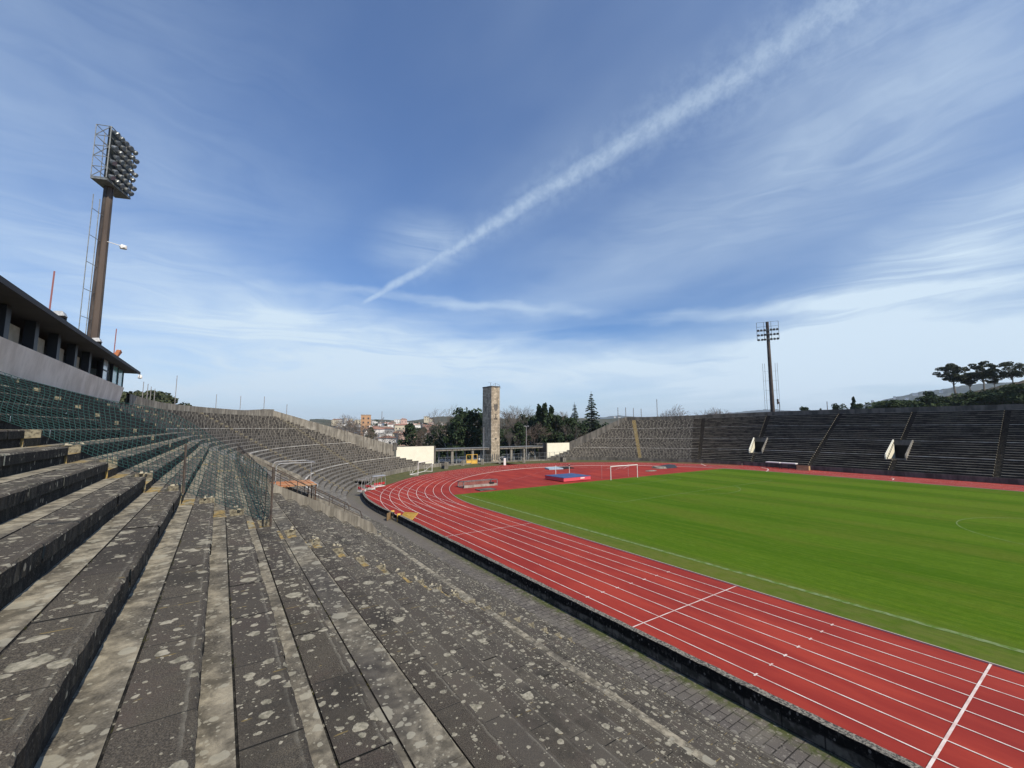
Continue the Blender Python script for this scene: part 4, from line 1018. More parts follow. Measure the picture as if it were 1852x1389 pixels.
car('white car just right of the yellow gate', 106.0, -60.6, 1.0, 'car_white')
car('white car beside the right side of the tower foot', 107, -71.4, .3, 'car_white')
car('silver hatchback behind the middle of the right fence', 108.5, -75.3, .2, 'car_grey')
car('white car at the right end of the right colonnade', 112, -82.0, 1.5, 'car_white')

# ------------------------------------------------------------------ athletics and football equipment
o = thing('high_jump_mat', 'thick high jump landing mat with blue top and red sides by the grass edge', 'landing mat', (59, -53, 0))
m_ = MB(); m_.box((56.75, -56.25, .1), (61.9, -49.75, .68)); m_.build('red_base', M['mat_red'], o)
m_ = MB(); m_.box((56.72, -56.28, .68), (61.93, -49.72, .76)); m_.build('blue_cover', M['mat_blue'], o)
m_ = MB(); m_.box((56.71, -54.7, .38), (56.749, -53.7, .56)); m_.build('logo_patch', M['white'], o)
for x, yt, lab in ((1005, 842, 'left white high jump upright beside the landing mat'), (1029.5, 840, 'right white high jump upright with black bar beside the landing mat')):
    a = atX(x, yt, 62.4); o = thing('high_jump_upright', lab, 'upright', (62.4, a.y, 0), 'high jump uprights')
    m_ = MB(); m_.tube([(62.4, a.y, 0), (62.4, a.y, a.z)], .045, 6); m_.build('post', M['white'], o)
    m_ = MB(); m_.box((62.1, a.y-.25, 0), (62.7, a.y+.25, .06)); m_.build('foot', M['galv_dark'], o)
    if x > 1010: m_ = MB(); m_.tube([(62.4, a.y+1.5, a.z-.02), (62.4, a.y-.8, a.z-.12)], .035, 5); m_.box((62.3, a.y-.1, a.z-.3), (62.5, a.y+.1, a.z-.1)); m_.build('bar_holder', M['dark'], o)
o = thing('stacked_mat', 'pale blue flat mat with black end lying behind the high jump', 'mat', (76, -65, 0))
m_ = MB(); m_.hexa([(74.5, -65.2, .02), (77.6, -65.6, .02), (77.6, -62.3, .02), (75.2, -61.6, .02), (74.5, -65.2, .3), (77.6, -65.6, .35), (77.6, -62.3, .35), (75.2, -61.6, .25)]); m_.build('mat_body', varied((.25, .36, .45), (.42, .52, .6), .8, name='pale blue cover'), o)
m_ = MB(); m_.hexa([(74.5, -68.6, .02), (77.2, -69.0, .02), (77.6, -65.65, .02), (74.5, -65.25, .02), (74.6, -68.6, .2), (77.2, -69.0, .3), (77.6, -65.65, .35), (74.5, -65.25, .3)]); m_.build('black_flap', M['dark'], o)
o = thing('steeplechase_barrier', 'long low grey barrier frame lying at the inner bend of the track', 'barrier', (60.3, -35, 0))
m_ = MB(); m_.box((59.9, -38.0, .02), (60.1, -31.8, .38)); m_.build('front_board', varied((.36, .34, .30), (.25, .20, .17), 1.5, name='worn pale boards'), o)
for y in (-38.05, -31.85):
    m_ = MB(); m_.box((59.85, y-.05, 0), (61.9, y+.05, .12)); m_.box((59.9, y-.05, 0), (60.0, y+.05, 1.05)); m_.box((61.8, y-.05, 0), (61.9, y+.05, .9)); m_.hexa([(59.9, y-.05, .95), (61.9, y-.05, .8), (61.9, y+.05, .8), (59.9, y+.05, .95), (59.9, y-.05, 1.05), (61.9, y-.05, .9), (61.9, y+.05, .9), (59.9, y+.05, 1.05)]); m_.build('end_frame', M['galv_dark'], o)
m_ = MB(); m_.tube([(59.95, -38, 1.0), (59.95, -31.9, 1.0)], .04, 5); m_.tube([(61.85, -38, .85), (61.85, -31.9, .85)], .04, 5); m_.tube([(61.85, -38, .1), (61.85, -31.9, .1)], .04, 5); m_.build('long_rail', M['galv_dark'], o)
m_ = MB(); m_.box((59.8, -37.4, .38), (60.1, -36.6, .62)); m_.build('hinge_block', M['dark'], o)
m_ = MB(); m_.box((61.9, -38.0, .05), (61.95, -31.9, .8)); m_.build('back_panel', varied((.20, .07, .06), (.26, .12, .10), 1.5, name='faded red sheet'), o)
m_ = MB(); p = atZ(877, 886, 0); m_.box((p.x-.8, p.y-1.6, .015), (p.x+.8, p.y+1.3, .13)); tag(m_.build('drain_cover', M['conc_dark']), 'dark grey drain cover on the red surface at the corner of the grass', 'drain cover')
m_ = MB(); p = atZ(1205, 846.5, 0); m_.hexa([(p.x-1, p.y-3, .02), (p.x+1.6, p.y-3.5, .02), (p.x+1.6, p.y+1, .02), (p.x-1, p.y+1, .02), (p.x-.6, p.y-2.6, .7), (p.x+1.4, p.y-3, .65), (p.x+1.4, p.y+.8, .45), (p.x-.6, p.y+.8, .4)])
o = tag(m_.build('sand_pit_cover', M['frame']), 'dark raised pit cover with a pale end right of the football goal', 'pit cover')
m_ = MB(); m_.hexa([(p.x-1, p.y+1.05, .02), (p.x+1.6, p.y+1.05, .02), (p.x+1.8, p.y+3.2, .02), (p.x-.6, p.y+3.2, .02), (p.x-.6, p.y+1.05, .42), (p.x+1.4, p.y+1.05, .45), (p.x+1.5, p.y+3.0, .5), (p.x-.4, p.y+3.0, .1)]); m_.build('pale_end', M['concrete'], o)
m_ = MB(); p = atZ(1177, 852, 0); m_.hexa([(p.x-.6, p.y-1.4, .02), (p.x+.5, p.y-1.4, .02), (p.x+.5, p.y+1.4, .02), (p.x-.6, p.y+1.4, .02), (p.x-.5, p.y-1.3, .14), (p.x+.4, p.y-1.3, .14), (p.x+.4, p.y+1.0, .16), (p.x-.5, p.y+1.0, .16)]); tag(m_.build('takeoff_board', M['concrete']), 'small pale board on the red ground right of the goal', 'board')

def goal(lab, c, ang, depth, kind):
    o = thing('football_goal', lab, 'football goal', (c[0], c[1], 0), 'football goals')
    u = Vector((math.cos(ang), math.sin(ang), 0)); b = Vector((-u.y, u.x, 0)); C_ = Vector((c[0], c[1], 0))
    L, R_ = C_-u*3.66, C_+u*3.66; Z = Vector((0, 0, 2.44))
    for nm, P0 in (('post', L), ('post', R_)):
        m_ = MB(); m_.tube([P0, P0+Z], .06, 8); m_.build(nm, M['white'], o)
    m_ = MB(); m_.tube([L+Z-u*.06, R_+Z+u*.06], .06, 8); m_.build('crossbar', M['white'], o)
    if kind == 'frame':
        for P0 in (L, R_):
            m_ = MB(); m_.tube([P0+Vector((0, 0, .06)), P0+b*depth+Vector((0, 0, .06))], .05, 6); m_.tube([P0+Z*.62, P0+b*depth+Vector((0, 0, .06))], .035, 6); m_.tube([P0+b*depth*.7+Vector((0, 0, .1)), P0+b*depth*.72+Vector((0, 0, .95)), P0+b*depth*.95+Vector((0, 0, .95)), P0+b*depth+Vector((0, 0, .1))], .03, 5); m_.build('side_frame', M['white'], o)
        m_ = MB(); m_.tube([L+b*depth+Vector((0, 0, .06)), R_+b*depth+Vector((0, 0, .06))], .06, 6); m_.build('rear_bar', M['white'], o)
    else:
        m_ = MB()
        def q(i, j):
            f, g_ = i/26, j/8; x = L+(R_-L)*f + Z
            return x + b*(g_*2.0) - Vector((0, 0, .05 + g_*(.30+.55*math.sin(PI*min(1, max(0, f))) ) + .12*math.sin(f*19)*g_))
        for i in range(27): strand(m_, [q(i, j) for j in range(9)], .02, Vector((0, 0, 1)))
        for j in range(1, 9): strand(m_, [q(i, j) for i in range(27)], .022, Vector((0, 0, 1)))
        m_.build('netting', M['netwhite'], o)
        for P0 in (L, R_):
            m_ = MB(); m_.tube([P0+b*2.2, P0+b*2.2+Vector((0, 0, 2.5))], .02, 5); m_.build('net_stay', M['galv'], o)
goal('white football goal on the far side of the grass with its net tied up', (54.2, CY), -PI/2, 2, 'net')
goal('portable white goal frame standing on the lawn by the left curve', (84.0, -35.6), math.radians(-46), 1.7, 'frame')

def dugout(lab, x, y, rz, n, roof):
    o = thing('team_bench', lab, 'team bench', (0, 0, 0), 'team benches by the track')
    Lw = n*.5
    m_ = MB(); m_.box((-Lw/2, -.45, .08), (Lw/2, .45, .16)); m_.box((-Lw/2, .37, .0), (Lw/2, .45, .42)); m_.build('base_frame', M['white'], o)
    for s in (-1, 1):
        m_ = MB(); m_.tube([(s*Lw/2, .45, 0), (s*Lw/2, .40, 1.95), (s*Lw/2, -.2, 2.05)], .03, 5); m_.tube([(s*Lw/2, -.45, 0), (s*Lw/2, -.5, 1.3), (s*Lw/2, -.2, 2.05)], .03, 5); m_.tube([(s*Lw/2, -.45, .1), (s*Lw/2, .45, .1)], .04, 5); m_.build('side_hoop', M['galv'], o)
    for i in range(n):
        x0 = -Lw/2+.06+i*.5
        m_ = MB(); m_.hexa([(x0, -.30, .42), (x0+.40, -.30, .42), (x0+.40, .18, .38), (x0, .18, .38), (x0, -.30, .47), (x0+.40, -.30, .47), (x0+.40, .18, .45), (x0, .18, .45)])
        m_.hexa([(x0+.02, -.34, .45), (x0+.38, -.34, .45), (x0+.38, -.28, .45), (x0+.02, -.28, .45), (x0+.05, -.42, .82), (x0+.35, -.42, .82), (x0+.35, -.36, .84), (x0+.05, -.36, .84)]); m_.build('seat', M['red_seat'], o)
    if roof:
        m_ = MB(); m_.hexa([(-Lw/2-.1, -.5, 1.95), (Lw/2+.1, -.5, 1.95), (Lw/2+.1, .1, 2.04), (-Lw/2-.1, .1, 2.04), (-Lw/2-.1, -.5, 1.99), (Lw/2+.1, -.5, 1.99), (Lw/2+.1, .1, 2.10), (-Lw/2-.1, .1, 2.10)]); m_.build('roof', M['galv'], o)
        for i in range(1, 3): 
            m_ = MB(); m_.tube([(-Lw/2+Lw*i/3, -.42, .2), (-Lw/2+Lw*i/3, -.42, 1.97)], .025, 5); m_.build('roof_post', M['galv'], o)
    o.location = (x, y, 0); o.rotation_euler = (0, 0, rz); o.scale = (.92, .92, .88)
dugout('small bench with red seats at the bend end of the track wall', 65.3, -17.7, math.radians(-155), 2, False)
dugout('bench with red seats and tubular hoops in front of the roofed one', 66.7, -19.3, math.radians(-150), 3, False)
dugout('longest bench with a row of red seats under a thin white roof', 69.0, -21.2, math.radians(-65), 5, True)

# benches and box against the far stand
for x0, x1, y_, lab in ((1386, 1411, 834, 'left white roofed shelter strip along the foot of the far stand'), (1413, 1440, 836, 'right white roofed shelter strip along the foot of the far stand')):
    a, b = atY(x0, y_, -108.4), atY(x1, y_+1.5, -108.4); o = thing('low_shelter', lab, 'shelter', ((a.x+b.x)/2, -108.4, 0), 'low shelters at the far stand')
    m_ = MB(); m_.box((b.x, -109.2, 1.25), (a.x, -108.0, 1.45)); m_.build('roof', M['white'], o)
    for x in (a.x-.1, (a.x+b.x)/2, b.x+.1): m_ = MB(); m_.box((x-.05, -108.2, 0), (x+.05, -108.1, 1.25)); m_.build('post', M['frame'], o)
    m_ = MB(); m_.box((b.x, -109.1, .3), (a.x, -108.7, .45)); m_.build('bench', M['frame'], o)
a, b = atY(1441, 846, -107.9), atY(1463, 846, -107.9)
o = thing('wooden_box', 'tan wooden box at the foot of the far stand beside the white shelters', 'box', ((a.x+b.x)/2, -108, 0))
m_ = MB(); m_.box((b.x, -108.6, .1), (a.x, -107.8, 1.05)); m_.build('box_side', varied((.36, .24, .12), (.44, .31, .17), 1, name='tan boards'), o)
m_ = MB(); m_.box((b.x-.06, -108.66, 1.05), (a.x+.06, -107.74, 1.12)); m_.build('lid', M['rust'], o)
for x, y, lab in ((1342, 842, 'small grey post at the far track edge near the yellow box end'), (1602, 857, 'small pale post at the far track edge below the second opening'), (1800, 870, 'small pale post at the far track edge near the right border')):
    p = atZ(x, y, 0); m_ = MB(); m_.tube([(p.x, min(p.y, -104), 0), (p.x, min(p.y, -104), .55)], .12, 6); tag(m_.build('marker_post', M['concrete']), lab, 'post', 'small posts at the far track edge')

# ------------------------------------------------------------------ vegetation
def rv(s=1.): return Vector((random.uniform(-s, s), random.uniform(-s, s), random.uniform(-s, s)))
def bare_tree(seed, hgt, spread, twig='twig', mult=.55, vase=False):
    random.seed(seed); tr = MB(); cr = MB()
    def grow(p, d, L, r, lv):
        q = p; pts = [p]; dd = d
        for _ in range(2): dd = (dd+rv(.16)).normalized(); q = q+dd*L/2; pts.append(q)
        r2 = max(r*.68, .015)
        (tr if lv < 2 else cr).tube(pts, [r, (r+r2)/2, r2], 5 if lv < 2 else 3, cap=False)
        if lv >= 6: return
        n = (4 if lv == 0 else 3) if lv < 5 else 3
        for i in range(n):
            az = 2*PI*(i+random.random()*.7)/n; side = Vector((math.cos(az), math.sin(az), 0)); side = (side-dd*side.dot(dd)).normalized()
            k = (.42 if vase else .55)*spread*(1.15 if i else .6); nd = (dd + side*k*random.uniform(.7, 1.3) + Vector((0, 0, .12))).normalized()
            grow(pts[-1] if i < 2 else pts[1], nd, L*random.uniform(.62, .86), max(r2*.80, .018), lv+1)
    grow(Vector((0, 0, 0)), Vector((0, 0, 1)), hgt*.27, hgt*.016, 0)
    zt = max(v[2] for v in cr.v); s = hgt/zt
    for mb in (tr, cr): mb.v = [(v[0]*s, v[1]*s, v[2]*s) for v in mb.v]
    o = thing('bare_tree', 'bare leafless tree', 'tree', (0, 0, 0), 'bare trees'); 
    tr.build('trunk', M['bark_grey'], o); cr.build('crown', M[twig], o); return o
def leaves(mb, c, rad_, n, size, flat=1.):
    for _ in range(n):
        while True:
            v = rv(); 
            if v.length < 1: break
        v = v.normalized()*(v.length**.45)
        p = c + Vector((v.x*rad_, v.y*rad_, v.z*rad_*flat)); a = rv().normalized(); b = a.cross(rv()).normalized(); s = size*random.uniform(.6, 1.3)
        mb.face([p-a*s-b*s*.5, p+a*s-b*s*.5, p+a*s*.6+b*s*.6, p-a*s*.6+b*s*.6])
def leafy_tree(seed, hgt, wid, kind='evergreen', mat='leaf_dark', trunkm='bark', leafsize=.34, name='leafy_tree'):
    random.seed(seed); tr = MB(); cr = MB()
    def limb(a, b, r): m1 = (a+b)/2+rv(.3); tr.tube([a, m1, b], [r, r*.75, r*.4], 5, cap=False)
    top = Vector((0, 0, hgt)); tr.tube([(0, 0, 0), (hgt*.02, 0, hgt*.3), (0, hgt*.01, hgt*.62)], [hgt*.022, hgt*.016, hgt*.008], 6, cap=False)
    if kind == 'evergreen':
        for i in range(46):
            f = random.random(); z = hgt*(.14+.82*f); R = wid/2*math.sin(PI*min(1, .16+.84*(1-f)*.9))**.7*random.uniform(.25, 1.)
            az = random.uniform(0, 2*PI); c = Vector((R*math.cos(az), R*math.sin(az), z))
            leaves(cr, c, wid*random.uniform(.10, .17), 62, leafsize, 1.1)
            if i % 4 == 0: limb(Vector((0, 0, z*.7)), c, hgt*.006)
    elif kind == 'cypress':
        for i in range(52):
            f = i/52; z = hgt*(.06+.92*f); R = wid/2*(1-f)**.9*random.uniform(.3, 1.15); az = random.uniform(0, 2*PI)
            leaves(cr, Vector((R*math.cos(az), R*math.sin(az), z)), wid*(.17-.09*f), 46, leafsize, 1.8)
    elif kind == 'umbrella':
        for i in range(44):
            az = random.uniform(0, 2*PI); u = random.uniform(-1, 1); R = wid/2*math.sqrt(1-u*u*.9)*random.random()**.35
            c = Vector((R*math.cos(az), R*math.sin(az), hgt*(.70+.23*u)))
            if random.random() < .25: c.z = hgt*random.uniform(.42, .6)
            leaves(cr, c, wid*random.uniform(.10, .16), 130, leafsize*1.15, .7); limb(Vector((0, 0, hgt*random.uniform(.3, .55))), c, hgt*.006)
    elif kind == 'bush':
        for i in range(16):
            az = random.uniform(0, 2*PI); R = wid/2*random.uniform(0, .8); leaves(cr, Vector((R*math.cos(az), R*math.sin(az), hgt*random.uniform(.25, .8))), wid*.17, 60, leafsize, .8)
    o = thing(name, 'leafy tree', 'tree' if kind != 'bush' else 'bush', (0, 0, 0))
    tr.build('trunk', M[trunkm], o); cr.build('crown', M[mat], o); return o
def fir_tree(seed, hgt, wid):
    random.seed(seed); tr = MB(); cr = MB(); tr.tube([(0, 0, 0), (0, 0, hgt*.5), (0, 0, hgt)], [hgt*.016, hgt*.01, .03], 6, cap=False)
    n = 34
    for i in range(n):
        f = i/n; z = hgt*(.08+.90*f); R = wid/2*(1-f)**.8*random.uniform(.65, 1.15)+.15
        for j in range(8 if f < .8 else 5):
            az = random.uniform(0, 2*PI); L = R*random.uniform(.55, 1.15); u = Vector((math.cos(az), math.sin(az), 0)); s = Vector((-u.y, u.x, 0))
            if random.random() < .12: continue
            ns = 5; dro = random.uniform(.15, .4)
            for k in range(ns):
                a, b = k/ns*L, (k+1)/ns*L
                P0 = u*a+Vector((0, 0, z-dro*a*a/L+.02)); P1 = u*b+Vector((0, 0, z-dro*b*b/L+.10*b))
                wdt = .34*(1-k/ns)+.14
                for sg in (-1, 1):
                    e = s*sg*wdt*random.uniform(.8, 1.6)-Vector((0, 0, random.uniform(.08, .4))); cr.face([P0, P1, P1+e*.8+u*.1, P0+e])
    o = thing('fir_tree', 'fir tree', 'tree', (0, 0, 0)); tr.build('trunk', M['bark'], o); cr.build('crown', M['leaf_fir'], o); return o
PROT = {'b1': (bare_tree(11, 15, 1.0), 15), 'b2': (bare_tree(23, 15, 1.15), 15), 'b3': (bare_tree(37, 15, .75, 'twig', vase=True), 15), 'b4': (bare_tree(41, 12, 1.3, 'twig_red'), 12),
        'e1': (leafy_tree(3, 14, 10), 14), 'e2': (leafy_tree(5, 14, 7), 14), 'c1': (leafy_tree(7, 14, 4.6, 'cypress', name='cypress_tree'), 14), 'f1': (fir_tree(9, 17, 7.5), 17), 'f2': (fir_tree(19, 17, 6.5), 17),
        'u1': (leafy_tree(13, 20, 12, 'umbrella', 'leaf_euc', 'bark_grey', .30, 'eucalyptus_tree'), 20), 'u2': (leafy_tree(17, 20, 10, 'umbrella', 'leaf_euc', 'bark_grey', .30, 'eucalyptus_tree'), 20), 'u3': (leafy_tree(29, 20, 13, 'umbrella', 'leaf_euc', 'bark_grey', .28, 'eucalyptus_tree'), 20),
        's1': (leafy_tree(31, 4, 7, 'bush', 'leaf_bush', leafsize=.26, name='bush'), 4)}
CH = {k: kids(v[0]) for k, v in PROT.items()}
used = {}
def plant(kind, x, ytop, D, label, group, zb=None, wx=1., grp=None):
    dd = ray(x, ytop)
    if 590 < x < 1110: D = max(D, 107*math.hypot(dd.x, dd.y)/dd.x)
    top = atD(x, ytop, D); zb = gz(top.x, top.y) if zb is None else zb
    s = (top.z-zb)/PROT[kind][1]; pr = PROT[kind][0]
    if kind not in used: o = pr; used[kind] = 1
    else: o = pr.copy(); COL.objects.link(o); [dup(c, None, parent=o) for c in CH[kind]]
    o.location = (top.x, top.y, zb); o.scale = (s*wx, s*wx, s); o.rotation_euler = (0, 0, h01(x, D)*6.28)
    o['label'] = label; o['group'] = group; return o
G1, G2, G3 = 'bare trees beyond the open end', 'evergreen trees beyond the open end', 'trees beyond the far rim'
for a in [('b4', 622, 751, 190, 'small bare tree at the left edge of the town view', G1), ('b2', 640, 746, 175, 'bare spreading tree standing alone above the sloping left parapet', G1), ('b4', 655, 752, 180, 'small bare tree just left of the orange apartment block', G1),
          ('b1', 812, 730, 135, 'tall round bare tree directly left of the dark evergreens', G1), ('b4', 775, 762, 150, 'bare reddish tree above the top edge of the left cream wall', G1), ('b1', 795, 757, 165, 'bare tree in front of pale houses left of the round bare tree', G1),
          ('b2', 728, 772, 170, 'low bare tree in front of the town houses', G1), ('b3', 749, 768, 160, 'thin bare tree in front of the pink houses', G1), ('b2', 700, 775, 190, 'low bare tree close to the white town house', G1), ('b1', 830, 742, 150, 'bare tree whose top shows left of the widest evergreen', G1),
          ('b3', 870, 742, 145, 'bare tree touching the left side of the tower', G1), ('b1', 915, 733, 150, 'bare tree touching the right side of the tower', G1), ('b3', 931, 731, 143, 'tall bare tree second to the right of the tower', G1), ('b1', 947, 732, 150, 'tall bare tree above the pale lamp pole', G1), ('b3', 957, 737, 160, 'bare tree left of the pointed dark trees', G1),
          ('b2', 1012, 740, 150, 'bare tree in the gap right of the pointed dark trees', G1), ('b3', 1022, 742, 140, 'bare tree just left of the shorter fir', G1), ('b4', 1055, 760, 150, 'low bare tree between the two firs', G1), ('b1', 905, 752, 165, 'bare tree half hidden behind the tower', G1),
          ('b4', 968, 762, 130, 'low bare tree behind the group of flagpoles', G1), ('b3', 925, 775, 128, 'low bare tree behind the right colonnade near the tower', G1), ('b3', 1092, 775, 150, 'low bare tree above the sloping right parapet', G1),
          ('b4', 1212, 731, 200, 'bare spreading tree above the far left of the dark stand', G3), ('b4', 1195, 740, 205, 'small bare tree left of the spreading one above the far stand', G3), ('b4', 1286, 734, 200, 'brownish dense bare tree above the second stairway', G3), ('b4', 1275, 738, 210, 'brownish bare tree on the left of the dense one', G3), ('b4', 1303, 738, 205, 'brownish bare tree on the right of the dense one', G3), ('b4', 1326, 739, 215, 'small brownish bare tree left of the far mast', G3),
          ('e1', 846, 741, 132, 'wide dark evergreen tree left of the tower', G2), ('e2', 862, 748, 128, 'narrower dark evergreen between the wide one and the tower', G2), ('e2', 826, 757, 128, 'dark evergreen at the left of the wide one', G2),
          ('c1', 975, 733, 140, 'first pointed dark tree right of the lamp pole', G2), ('c1', 985, 730, 138, 'tallest pointed dark tree of the group behind the flagpoles', G2), ('c1', 997, 735, 142, 'pointed dark tree at the right of its group', G2), ('e2', 966, 757, 145, 'dark rounded tree left of the pointed group', G2),
          ('e2', 1005, 752, 135, 'dark evergreen under the pointed group', G2), ('f2', 1039, 727, 150, 'shorter fir with a thin spire near the right curve', G2), ('f1', 1069, 707, 140, 'tallest fir with ragged open branches beside the right parapet', G2),
          ('e2', 1026, 757, 130, 'dark evergreen below the shorter fir', G2), ('e1', 1050, 763, 150, 'broad dark evergreen between the firs', G2), ('e2', 940, 766, 130, 'dark evergreen behind the middle of the right colonnade', G2), ('e1', 915, 777, 135, 'dark evergreen low behind the tower', G2), ('e2', 888, 765, 140, 'dark evergreen hidden mostly by the tower', G2), ('e2', 764, 775, 165, 'dark evergreen standing in front of the town', G2),
          ('e2', 742, 768, 150, 'dark evergreen above the left part of the left cream wall', G2), ('e1', 806, 766, 140, 'dark evergreen behind the left end of the left colonnade', G2), ('e2', 786, 772, 150, 'dark evergreen above the right end of the left cream wall', G2), ('e1', 957, 752, 150, 'dark evergreen behind the pale lamp pole', G2), ('e2', 1012, 756, 150, 'dark evergreen between the pointed trees and the shorter fir', G2), ('e1', 1085, 765, 165, 'dark evergreen at the foot of the tallest fir', G2), ('e2', 926, 758, 155, 'dark evergreen right beside the tower', G2),
          ('u2', 232, 699, 120, 'leafy tree touching the end of the commentary building', G3), ('u1', 252, 701, 130, 'leafy tree second from the commentary building', G3), ('u3', 290, 704, 150, 'leafy tree in the middle beyond the left rim', G3), ('u2', 313, 711, 150, 'rightmost small leafy tree beyond the left rim', G3)]:
    plant(*a)
for a in [('u1', 1722, 656, 230, 'leftmost tall eucalyptus on the right hill', 22), ('u2', 1773, 651, 235, 'middle tall eucalyptus on the right hill', 22.5), ('u3', 1826, 653, 225, 'flat topped tall eucalyptus near the right border', 23), ('u2', 1752, 672, 240, 'smaller eucalyptus between the two left tall ones', 22.5), ('u1', 1796, 676, 245, 'smaller eucalyptus between the two right tall ones', 24),
          ('c1', 1543, 718, 200, 'dark pointed tree above the far rim left of the blue hill', 11), ('e1', 1516, 731, 195, 'round dark bush-like tree left of the pointed tree', 10), ('e2', 1552, 731, 195, 'small dark tree just right of the pointed tree', 11), ('e2', 1455, 737, 190, 'small dark tree just right of the far mast', 8), ('e2', 1681, 709, 195, 'round dark tree standing on the brown slope', 13), ('c1', 1484, 739, 195, 'tiny pointed tree between the far mast and the bushes', 9)]:
    plant(a[0], a[1], a[2], a[3], a[4], 'trees above the dark far rim', zb=a[5], wx=1.25 if a[0][0] == 'u' else 1.)
for x, yt, D_, zb, lab in ((1772, 707, 215, 13, 'broad dark round tree on the slope below the middle eucalyptus'), (1815, 703, 222, 13, 'broad dark tree filling the slope below the flat topped eucalyptus'), (1850, 694, 218, 14, 'dark tree at the right border on the slope'), (1738, 718, 208, 12, 'low dark tree below the leftmost eucalyptus')):
    plant('e1', x, yt, D_, lab, 'trees above the dark far rim', zb=zb, wx=1.3)
random.seed(5)
for i in range(44):
    x = 1590+i*6.4+random.uniform(-8, 8); yt = 739-(x-1590)*.13+random.uniform(-12, 7)
    plant('s1', x, yt, 200+random.uniform(-8, 25), 'round green bush on the slope beyond the dark far rim', 'bushes beyond the dark far rim', zb=atD(x, yt+random.uniform(12, 24), 205).z, wx=random.uniform(1., 2.2))
for i, (k, v) in enumerate(PROT.items()):
    if k not in used: plant(k, 760+i*10, 790, 160, 'low tree in front of the town', G2)

# undergrowth that reads as one dark mass behind the colonnade
ug = MB(); random.seed(77)
for i in range(330):
    x = random.uniform(735, 1075); p = atX(x, 822, random.uniform(107, 135)); c = Vector((p.x, p.y, -1.5+random.uniform(0, 4.0)*random.random()))
    leaves(ug, c, random.uniform(1.2, 2.4), 40, .34, .8)
tag(ug.build('undergrowth', M['leaf_dark']), 'dark tangled undergrowth behind the colonnade', 'undergrowth', kind='stuff')

# ------------------------------------------------------------------ town slope and hills
def town_D(y): f = (812-y)/(812-752); f = max(0, min(1.1, f)); return 210+900*f**1.6
def town_pt(x, y): return atD(x, y, town_D(y))
m_ = MB(); xs = list(range(560, 1150, 15)); yy = [830, 812, 804, 796, 788, 780, 773, 767, 762, 758, 755]
for i in range(len(xs)-1):
    for j in range(len(yy)-1):
        def q(a, b):
            y = yy[b]; y2 = y + 3 + (0 if b < 6 else 3*math.sin(xs[a]*.021)+2.5*math.sin(xs[a]*.053)) + (0 if xs[a] > 600 else (600-xs[a])*.12)
            D_ = town_D(y); p = atD(xs[a], y2, D_ if b else 170); return p
        m_.face([q(i, j), q(i+1, j), q(i+1, j+1), q(i, j+1)])
M['town_ground'] = varied((.050, .060, .035), (.11, .10, .07), .03, name='town slope vegetation', rough=1.)
structure('hillside', m_, M['town_ground'])
def ridge(label, pts, D1, D2, y_base, mat):
    m_ = MB(); n = len(pts)
    xs_ = []
    for i in range(n-1):
        for s in range(6): f = s/6; xs_.append((pts[i][0]+(pts[i+1][0]-pts[i][0])*f, pts[i][1]+(pts[i+1][1]-pts[i][1])*f))
    xs_.append(pts[-1])
    rows = 8
    def q(i, j):
        x, y = xs_[i]; f = j/rows; yv = y_base+(y-y_base)*(f**.8) + (h01(i, j)-.5)*1.6*(1 if j == rows else .6)
        return atD(x, yv, D1+(D2-D1)*f)
    for i in range(len(xs_)-1):
        for j in range(rows): m_.face([q(i, j), q(i+1, j), q(i+1, j+1), q(i, j+1)])
        a, b = q(i, rows), q(i+1, rows); o_ = Vector((a.x, a.y, 0)).normalized()*(D2-D1)*.8
        m_.face([a, b, b+o_-Vector((0, 0, b.z+20)), a+o_-Vector((0, 0, a.z+20))])
    return structure(label, m_, mat)
M['hill_far'] = varied((.045, .065, .065), (.11, .13, .12), .012, name='far wooded hill', rough=1., detail=8)
M['hill_near'] = varied((.022, .030, .014), (.085, .062, .036), .06, name='brown scrub slope', rough=1., detail=7)
ridge('hills', [(1480, 752), (1530, 741), (1560, 733), (1600, 722), (1640, 714), (1665, 708), (1700, 705), (1740, 697), (1800, 692), (1900, 688)], 1500, 2600, 756, M['hill_far'])
ridge('hills', [(1260, 752), (1300, 748), (1340, 745), (1370, 741), (1395, 740), (1425, 742), (1450, 746), (1500, 750)], 4200, 5500, 758, M['hill_far'])
ridge('hills', [(520, 768), (600, 766), (680, 767), (760, 764), (840, 765), (960, 763), (1040, 761), (1085, 755), (1120, 751), (1160, 754), (1210, 757), (1290, 760)], 3200, 4500, 768, M['hill_far'])
ridge('hills', [(1540, 750), (1600, 738), (1640, 731), (1690, 722), (1720, 714), (1760, 708), (1800, 700), (1850, 688), (1950, 672), (2100, 655)], 190, 330, 765, M['hill_near'])

